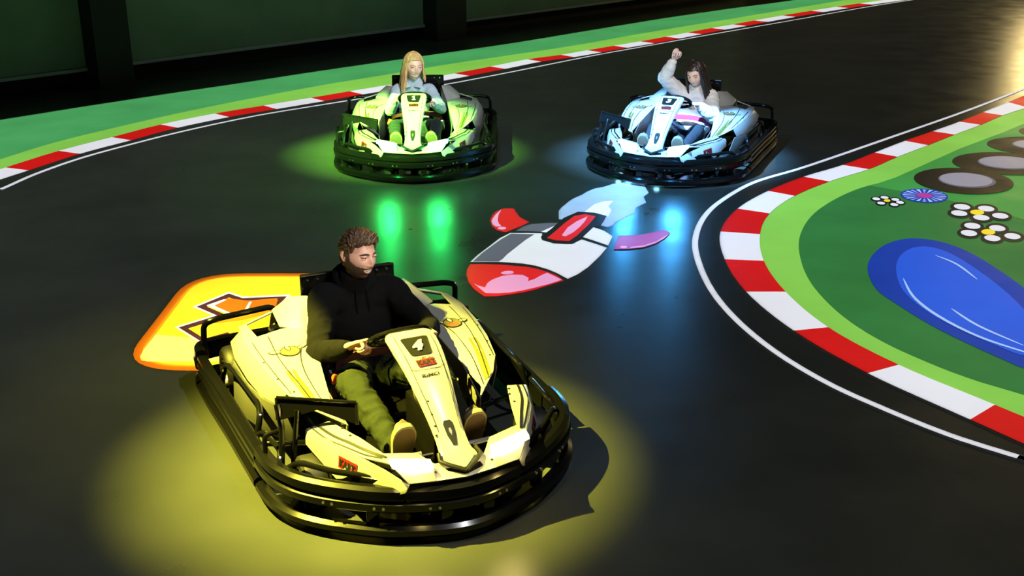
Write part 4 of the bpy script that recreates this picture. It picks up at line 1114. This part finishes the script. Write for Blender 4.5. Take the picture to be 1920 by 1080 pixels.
def limbs(bm, spec, n=14):
    "spec: list of (points, radii, flat or None, ref)"
    for P, Rr, fl, ref in spec:
        k = 5; PP = cr(P, k); RR = [r[0] for r in cr([(r,) for r in Rr], k)]
        if isinstance(fl, list): FL = [tuple(q) for q in cr(fl, k)]
        else: FL = fl
        tube(bm, PP, RR, n, flat=FL, ref=ref, hemi=True)
def fuse(bm, vox, it=4, disp=0, dsize=.06):
    bmesh.ops.recalc_face_normals(bm, faces=bm.faces)
    ml = [('REMESH', dict(mode='VOXEL', voxel_size=vox, use_smooth_shade=True)), ('SMOOTH', dict(factor=.5, iterations=it))]
    me = bake(bm, ml)
    if disp:
        me.calc_loop_triangles(); no = [v.normal.copy() for v in me.vertices]
        for v, nn in zip(me.vertices, no):
            c = v.co; h = noise.noise(Vector((c.x * 14, c.y * 14, c.z * 26))) + .5 * noise.noise(Vector((c.x * 40, c.y * 30, c.z * 50)))
            r = 1 - abs(noise.noise(Vector((c.x * 9 + 3, c.y * 22, c.z * 16)))) * 2
            v.co = c + nn * disp * (h * .6 + max(0, r) * .8)
    return me
def mesh_obj(name, me, mats, par=None):
    me.name = name; me.materials.clear()
    for x in (mats if isinstance(mats, (list, tuple)) else [mats]): me.materials.append(x)
    me.polygons.foreach_set('use_smooth', [True] * len(me.polygons))
    o = bpy.data.objects.new(name, me); COL.objects.link(o)
    if par is not None: o.parent = par
    return o

def hand(bm, wrist, fwd, palm, side, curl=.8, point=False, sc=1.0):
    """wrist: position, fwd: towards the knuckles, palm: the way the palm faces, side: +1 thumb on the cross(fwd,palm) side
    curl 0 open .. 1 fist"""
    f = Vector(fwd).normalized(); p = Vector(palm); p = (p - f * p.dot(f)).normalized(); t = f.cross(p) * side; w0 = Vector(wrist)
    S_ = .9 * sc
    tube(bm, [w0 - f * .006 * S_, w0 + f * .012 * S_, w0 + f * .045 * S_, w0 + f * .082 * S_], [.026 * S_, .028 * S_, .036 * S_, .037 * S_], 14, flat=[(.75, 1.0), (.62, 1.05), (.42, 1.1), (.34, 1.12)], ref=p, hemi=True)
    for k, (off, ln, r) in enumerate(((.030, .072, .0095), (.010, .080, .0098), (-.010, .075, .0094), (-.029, .060, .0084))):
        b = w0 + f * (.080 - .004 * abs(k - 1)) * S_ + t * off * S_; c = curl
        if point and k == 0: c = .12
        seg = [ln * .46 * S_, ln * .32 * S_, ln * .28 * S_]; P = [b - f * .02 * S_, b]; a = 0
        for q, sg in enumerate(seg):
            a += c * (1.15, 1.35, .9)[q] * (1 + .05 * k)
            P.append(P[-1] + (f * math.cos(a) + p * math.sin(a)) * sg + t * (.0015 * (1 - k) * S_))
        tube(bm, cr(P, 3), [x[0] for x in cr([(r * S_,), (r * S_,), (r * .95 * S_,), (r * .88 * S_,), (r * .72 * S_,)], 3)], 10, hemi=True)
    b = w0 + f * .020 * S_ + t * .024 * S_ + p * .006 * S_
    d1 = (f * .55 + t * .75 + p * .35).normalized(); d2 = (f * .8 + t * (.35 - .5 * curl) + p * .55 * max(.4, curl)).normalized(); d3 = (f * .8 + t * (.1 - .7 * curl) + p * .5).normalized()
    P = [b, b + d1 * .030 * S_, b + d1 * .030 * S_ + d2 * .030 * S_, b + d1 * .030 * S_ + d2 * .030 * S_ + d3 * .026 * S_]
    tube(bm, cr(P, 3), [x[0] for x in cr([(.015 * S_,), (.0125 * S_,), (.0108 * S_,), (.008 * S_,)], 3)], 10, hemi=True)

def person(k, J, cloth, legs, skinm, headM, fem, label, shoes=True):
    "J: joints in the kart frame"
    root_M = kmat(k)
    V = lambda n: Vector(J[n])
    hs = J.get('hs', 1.0)
    # ---- body: hands, neck and limbs fused to one skin, the head joined on
    bm = bmesh.new()
    c = V('chest'); hip = V('hip'); nk = V('neck'); hd = Vector(headM.translation)
    sp = [(tuple(hip), tuple(hip.lerp(c, .5) + Vector((0, .02, 0))), tuple(c), tuple(nk)), [.10, .10, .11, .05], [(1.25, .85), (1.15, .8), (1.35, .75), (1, 1)], (1, 0, 0)]
    limbs(bm, [tuple(sp), ([tuple(nk - Vector((0, 0, .05))), tuple(nk), tuple(hd + (headM.to_3x3() @ Vector((0, .018, -.05))))], [.050, .045 * hs, .046 * hs], None, None)], 18)
    for s in 'lr':
        limbs(bm, [([J['sh' + s], J['el' + s]], [.038, .032], None, None), ([J['el' + s], J['wr' + s]], [.033, .022 * J.get('hands', 1)], None, None),
                   ([J['hp' + s], J['kn' + s]], [.060, .042], None, None), ([J['kn' + s], J['an' + s]], [.042, .030], None, None), ([J['an' + s], J['to' + s]], [.03, .025], None, None)])
    hb = bmesh.new()
    body = fuse(bm, .007, 3)
    for s in 'lr':
        h = J['hand' + s]; hand(hb, h['w'], h['f'], h['p'], h['s'], h.get('curl', .8), h.get('point', False), J.get('hands', 1.0))
    hm = fuse(hb, .0026, 2)
    bm = bmesh.new(); bm.from_mesh(body); bm.from_mesh(hm); add_head(bm, headM, fem)
    bpy.data.meshes.remove(body); bpy.data.meshes.remove(hm)
    base = Matrix.Translation(hip); inv = base.inverted()
    bmesh.ops.transform(bm, matrix=inv, verts=bm.verts)
    me = bpy.data.meshes.new('person'); bm.to_mesh(me); bm.free()
    P = mesh_obj('person', me, [skinm, lipm, mouthm]); P.matrix_world = root_M @ base
    tag(P, label, 'person', None)
    return P, inv

def to_local(me, inv):
    me.transform(inv); return me
def clothes_top(J, rr=1.0, disp=.006, collar=True, sleeve_end=.93, pad=1.0):
    V = lambda n: Vector(J[n]); bm = bmesh.new(); hip, c, nk = V('hip'), V('chest'), V('neck')
    limbs(bm, [([tuple(hip + Vector((0, 0, -.02))), tuple(hip.lerp(c, .45) + Vector((0, -.01, 0))), tuple(c), tuple(nk - Vector((0, 0, .02)))], [.125 * rr, .128 * rr, .132 * rr, .075], [(1.2, .95), (1.15, .95), (1.32, .85), (1.1, .9)], (1, 0, 0))], 24)
    for s in 'lr':
        sh, el, wr = V('sh' + s), V('el' + s), V('wr' + s); e2 = el.lerp(wr, sleeve_end)
        limbs(bm, [([tuple(c.lerp(sh, .45)), tuple(sh), tuple(sh.lerp(el, .35))], [.085 * pad, .070 * pad, .062 * pad], None, None), ([tuple(sh), tuple(sh.lerp(el, .5)), tuple(el)], [.066 * pad, .062 * pad, .056 * pad], None, None), ([tuple(el), tuple(el.lerp(wr, .5)), tuple(e2)], [.056 * pad, .050 * pad, .036 * pad], None, None)])
    return fuse(bm, .0085, 4, disp)
def clothes_leg(J, disp=.009, r=1.0):
    V = lambda n: Vector(J[n]); bm = bmesh.new()
    for s in 'lr':
        limbs(bm, [([J['hp' + s], tuple(V('hp' + s).lerp(V('kn' + s), .5)), J['kn' + s]], [.092 * r, .080 * r, .064 * r], None, None), ([J['kn' + s], tuple(V('kn' + s).lerp(V('an' + s), .5)), tuple(V('kn' + s).lerp(V('an' + s), .93))], [.064 * r, .056 * r, .050 * r], None, None)])
    limbs(bm, [([tuple(V('hpl') * 1), tuple(V('hip')), tuple(V('hpr'))], [.095, .11, .095], None, None)])
    return fuse(bm, .008, 4, disp)
def shoe(J, s, par, inv):
    an, to = Vector(J['an' + s]), Vector(J['to' + s]); d = (to - an).normalized(); up = Vector((0, 0, 1)) ; up = (Vector((0, .8, .6)) - d * Vector((0, .8, .6)).dot(d)).normalized(); X = d.cross(up)
    heel = an - d * .055 - up * .045; L = .235
    prof = [(0, .030), (.02, .036), (.06, .037), (.11, .040), (.16, .046), (.20, .043), (.225, .028), (.235, .012)]
    bm = bmesh.new(); secs = []
    for t, wd in prof:
        h = .075 if t < .08 else .075 - (t - .08) * .30
        cpt = heel + d * t; secs.append([cpt + X * wd * math.cos(a) * (1 if math.sin(a) < .2 else .86) + up * (.012 + (h if math.sin(a) > 0 else .004) * math.sin(a)) for a in [2 * PI * i / 16 for i in range(16)]])
    loft(bm, secs); bmesh.ops.transform(bm, matrix=inv, verts=bm.verts); sh = link('shoe', bm, shoem, par)
    bm = bmesh.new(); out = [(t, wd) for t, wd in prof]; ring = [heel + d * t + X * (wd + .004) for t, wd in out] + [heel + d * t - X * (wd + .004) for t, wd in out[::-1]]
    ring = [Vector(p) for p in cr([tuple(p) for p in ring], 2, True)]
    a = [bm.verts.new(p + up * .014) for p in ring]; b = [bm.verts.new(p - up * .010) for p in ring]; n = len(ring)
    ctr = sum(ring, Vector()) / n
    c = [bm.verts.new(ctr + (p - ctr) * .90 - up * .011) for p in ring]
    for i in range(n):
        bm.faces.new((a[i], a[(i + 1) % n], b[(i + 1) % n], b[i])); bm.faces.new((b[i], b[(i + 1) % n], c[(i + 1) % n], c[i]))
    bm.faces.new(a); f = bm.faces.new(c[::-1]); f.material_index = 1
    bmesh.ops.transform(bm, matrix=inv, verts=bm.verts); link('sole', bm, [soleedge, sole], sh)
def HM(p, yaw, pitch, roll=0, sc=1.0):
    return Matrix.Translation(p) @ Matrix.Rotation(rad(yaw), 4, 'Z') @ Matrix.Rotation(rad(pitch), 4, 'X') @ Matrix.Rotation(rad(roll), 4, 'Y') @ Matrix.Scale(sc, 4)

# ---------------------------------------------------------------- the man in kart 4
J = dict(hip=(0, .30, .20), chest=(-.015, .40, .47), neck=(-.008, .39, .635), shl=(-.175, .37, .555), ell=(-.275, .13, .385), wrl=(-.195, -.06, .475), shr=(.155, .38, .545), elr=(.265, .15, .41), wrr=(.185, -.055, .485),
         hpl=(-.095, .24, .19), knl=(-.195, -.14, .33), anl=(-.155, -.565, .205), tol=(-.15, -.60, .33), hpr=(.095, .24, .19), knr=(.19, -.14, .32), anr=(.155, -.565, .205), tor=(.16, -.60, .33), hands=1.1,
         handl=dict(w=(-.195, -.06, .480), f=(.80, -.42, .30), p=(.10, -.62, -.75), s=1, curl=.95, point=True), handr=dict(w=(.185, -.055, .485), f=(-.25, -.75, .30), p=(-.2, -.1, -.95), s=-1, curl=.85))
hM = HM((-.004, .345, .752), 22, 2, 6, .98)
P, inv = person(4, J, hoodm, jeans, skin, hM, 0, 'bearded man in a black hoodie and dark green trousers steering kart number 4')
mesh_obj('hoodie', to_local(clothes_top(J, 1.0, .006), inv), hoodm, P)
bm = bmesh.new(); nk = Vector(J['neck'])
ringp = [nk + Vector((.082 * math.cos(t), .020 + .078 * math.sin(t) , -.020 + .030 * math.sin(t))) for t in [2 * PI * i / 24 for i in range(24)]]
tube(bm, ringp, [.020 + .014 * max(0, math.sin(2 * PI * i / 24)) for i in range(24)], 12, closed=True)
tube(bm, [nk + Vector((-.06, .08, .0)), nk + Vector((-.02, .12, -.02)), nk + Vector((.04, .11, -.04))], [.03, .045, .035], 12, hemi=True)
bmesh.ops.transform(bm, matrix=inv, verts=bm.verts); link('hood', bm, hoodm, P)
bm = bmesh.new()
for dx in (-.022, .024): tube(bm, [nk + Vector((dx, -.068, -.03)), nk + Vector((dx * 1.2, -.098, -.07)), nk + Vector((dx * 1.3, -.115, -.14))], .003, 6)
bmesh.ops.transform(bm, matrix=inv, verts=bm.verts); link('drawstring', bm, hoodm, P)
mesh_obj('trousers', to_local(clothes_leg(J), inv), jeans, P)
shoe(J, 'l', P, inv); shoe(J, 'r', P, inv)
head_parts(hM, P, inv, hairb)
def beard_mask(q, d):
    ax = abs(q.x); a = math.degrees(math.atan2(ax, -q.y)) if q.y < .02 else 180
    if a > 96: return -1
    zb = -.0385 + .006 * sst(14, 45, a) + .020 * sst(38, 72, a) + .045 * sst(64, 80, a)
    k = min(1, (zb - q.z) / .007, (94 - a) / 6)
    if a < 28: k = min(k, max((-.034 - q.z) / .004, -1))
    m = ((ax) / .0235) ** 2 + ((q.z + .058 - .26 * ax) / .0125) ** 2
    k = min(k, (m - 1) * 2.5)
    return k + .25 * noise.noise(q * 140) * (k < 1)
shell(beard_mask, lambda q, d: .0022 + .004 * sst(-.05, -.1, q.z) + .001 * noise.noise(q * 160), hM, inv, beardm, 'beard', P)
def hair_mask(q, d):
    ax = abs(q.x); a = math.degrees(math.atan2(ax, -q.y))
    hl = .066 - .012 * sst(20, 45, a) - .030 * sst(52, 66, a) - .045 * sst(72, 86, a) + .020 * sst(86, 92, a) * (1 - sst(100, 108, a)) - .065 * sst(100, 118, a)
    return min(1, (q.z - hl) / .006) + .3 * noise.noise(q * 110)
def hair_off(q, d):
    t = sst(-.03, .09, q.z); fr = sst(.03, -.08, q.y)
    return .005 + t * .012 + t * fr * .012 + (.003 + .004 * t) * noise.noise(Vector((q.x * 55, q.y * 40, q.z * 40))) + .0025 * noise.noise(q * 170)
shell(hair_mask, hair_off, hM, inv, hairb, 'hair', P)
def tufts(mask, off, M, par, m, name, n, ln, flow, r=.0032, seed=2, fem=0):
    random.seed(seed); bm = bmesh.new(); k = 0
    while k < n:
        d = Vector((random.gauss(0, 1), random.gauss(0, 1), random.gauss(0, 1))).normalized(); q = face_pt(d, fem)
        if mask(q, d) <= 0: continue
        k += 1; p = face_pt(d, fem, off(q, d) - .003); nn = Vector((d.x / .073, d.y / .095, d.z / .112)).normalized(); f = Vector(flow(q)); f = (f - nn * f.dot(nn) * .93).normalized()
        f = (f + Vector((random.uniform(-.35, .35), random.uniform(-.35, .35), random.uniform(-.25, .25)))).normalized(); L_ = ln * random.uniform(.6, 1.1) * (.35 + .65 * sst(-.02, .07, q.z))
        P_ = [p, p + f * L_ * .4 + nn * L_ * .14, p + f * L_ * .75 + nn * L_ * .10, p + f * L_ - nn * L_ * .10]
        tube(bm, P_, [r, r * 1.1, r * .8, r * .25], 5)
    bmesh.ops.transform(bm, matrix=inv @ M, verts=bm.verts); return link(name, bm, m, par)
tufts(hair_mask, hair_off, hM, P, mat('brown hair strands', (.050, .025, .012), .5), 'hair', 900, .034, lambda q: (.7, .8 if q.y > -.03 else .1, .5 if q.y < -.02 else -.6))
tufts(beard_mask, lambda q, d: .0038, hM, P, mat('beard bristles', (.045, .022, .013), .6), 'beard', 420, .010, lambda q: (0, -.2, -1), .0016, 7)

# ---------------------------------------------------------------- long hair made of locks
def locks(M, inv, par, m, name, n=130, length=.26, seed=1, spread=1.0, face=.8, puff=1.0, lr=(1, 1)):
    random.seed(seed); bm = bmesh.new()
    for i in range(n):
        a = -PI + 2 * PI * (i + random.random()) / n   # 0 is the face
        if abs(a) < face: continue
        lk = lr[0] if a < 0 else lr[1]
        th = random.uniform(.12, .5)
        P = []; back = abs(a) / PI
        for j in range(5):
            tt = j / 4; t = th * (1 - tt) + tt * (PI * .52); d = (math.sin(t) * math.sin(a), -math.sin(t) * math.cos(a), math.cos(t))
            P.append(face_pt(d, 1, .010 * puff + random.uniform(0, .004)))
        L = length * random.uniform(.82, 1.0) * (lk if abs(a) < 1.9 else 1)
        q = P[-1]
        for j in range(1, 6):
            t = j / 5; P.append(Vector((q.x * (1 + .28 * spread * t) + random.uniform(-.004, .004), q.y * (1 - .25 * t) + (-.030 * t if abs(a) < 1.6 else .01 * t) + random.uniform(-.004, .004), q.z - L * t)))
        RR = [.005] * 5 + [.0065, .0068, .006, .0045, .002]
        tube(bm, cr([tuple(p) for p in P], 2), [x[0] for x in cr([(r,) for r in RR], 2)], 6, flat=(1, 1.5))
    bmesh.ops.transform(bm, matrix=inv @ M, verts=bm.verts); return link(name, bm, m, par)
def fem_mask(q, d):
    if q.y < .0:
        hl = .062 - 1.1 * max(0, abs(q.x) - .036)
        if q.z < hl: return 0
    elif q.z < -.05: return 0
    return 1

# ---------------------------------------------------------------- the blonde woman in kart 1
J = dict(hip=(-.02, .30, .20), chest=(-.035, .37, .43), neck=(-.035, .35, .60), shl=(-.170, .345, .515), ell=(-.235, .12, .38), wrl=(-.175, -.06, .545), shr=(.105, .345, .515), elr=(.215, .13, .39), wrr=(.150, -.05, .485),
         hpl=(-.10, .24, .19), knl=(-.18, -.14, .30), anl=(-.150, -.565, .200), tol=(-.145, -.60, .31), hpr=(.09, .24, .19), knr=(.18, -.14, .30), anr=(.145, -.565, .200), tor=(.145, -.60, .31), hands=1.0,
         handl=dict(w=(-.175, -.06, .545), f=(.30, -.70, .10), p=(.35, -.1, -.8), s=1, curl=.9), handr=dict(w=(.150, -.05, .485), f=(-.25, -.8, .25), p=(-.2, -.1, -.95), s=-1, curl=.9))
hM = HM((-.030, .31, .730), 20, 1, 5, 1.10)
P, inv = person(1, J, denim, jeansd, skin2, hM, 1, 'smiling blonde woman in a pale denim shirt steering kart number 1')
mesh_obj('shirt', to_local(clothes_top(J, .88, .006, pad=.88), inv), denim, P)
bm = bmesh.new(); nk = Vector(J['neck'])
for s in (1, -1):
    panel(bm, [nk + Vector((s * .075, .02, .035)), nk + Vector((s * .060, -.055, .012)), nk + Vector((s * .012, -.088, -.035)), nk + Vector((s * .070, -.105, -.045)), nk + Vector((s * .095, -.03, -.005)), nk + Vector((s * .085, .05, .01))], [(0, 1, 4, 5), (1, 2, 3, 4)])
bmesh.ops.transform(bm, matrix=inv, verts=bm.verts); mods(link('collar', bm, denim, P, smooth=False), .006)
mesh_obj('trousers', to_local(clothes_leg(J, .004, .85), inv), jeansd, P)
shoe(J, 'l', P, inv); shoe(J, 'r', P, inv)
head_parts(hM, P, inv, hairy, 1)
shell(fem_mask, lambda q, d: .007 + .002 * sst(.0, .1, q.z) + .002 * noise.noise(q * 60), hM, inv, hairy, 'hair', P, 1)
locks(hM, inv, P, hairy, 'hair', n=230, length=.19, seed=3, spread=.7, face=1.0, puff=.8, lr=(1.1, .55))

# ---------------------------------------------------------------- the dark-haired woman in kart 3
J = dict(hip=(.03, .30, .20), chest=(.055, .35, .42), neck=(.068, .33, .585), shl=(-.075, .31, .525), ell=(-.205, .22, .665), wrl=(-.125, .20, .83), shr=(.190, .345, .500), elr=(.270, .12, .37), wrr=(.165, -.06, .510),
         hpl=(-.08, .24, .19), knl=(-.18, -.14, .30), anl=(-.150, -.565, .200), tol=(-.145, -.60, .31), hpr=(.11, .24, .19), knr=(.19, -.14, .30), anr=(.145, -.565, .200), tor=(.145, -.60, .31), hands=1.0,
         handl=dict(w=(-.125, .20, .83), f=(.22, -.10, .95), p=(.75, -.55, -.2), s=1, curl=1.0), handr=dict(w=(.165, -.06, .510), f=(-.45, -.75, .20), p=(-.2, -.1, -.95), s=-1, curl=.9))
hM = HM((.062, .285, .705), -10, 18, -8, 1.04)
P, inv = person(3, J, knit, jeansd, skin2, hM, 1, 'dark-haired woman in a white jumper raising one fist in kart number 3')
mesh_obj('jumper', to_local(clothes_top(J, .92, .007, pad=1.02, sleeve_end=.86), inv), knit, P)
mesh_obj('trousers', to_local(clothes_leg(J, .004, .85), inv), jeansd, P)
shoe(J, 'l', P, inv); shoe(J, 'r', P, inv)
head_parts(hM, P, inv, hairk, 1)
shell(fem_mask, lambda q, d: .007 + .003 * sst(.0, .1, q.z) + .0015 * noise.noise(q * 60), hM, inv, hairk, 'hair', P, 1)
locks(hM, inv, P, hairk, 'hair', n=260, length=.24, seed=5, spread=.5, face=.92, puff=.8)
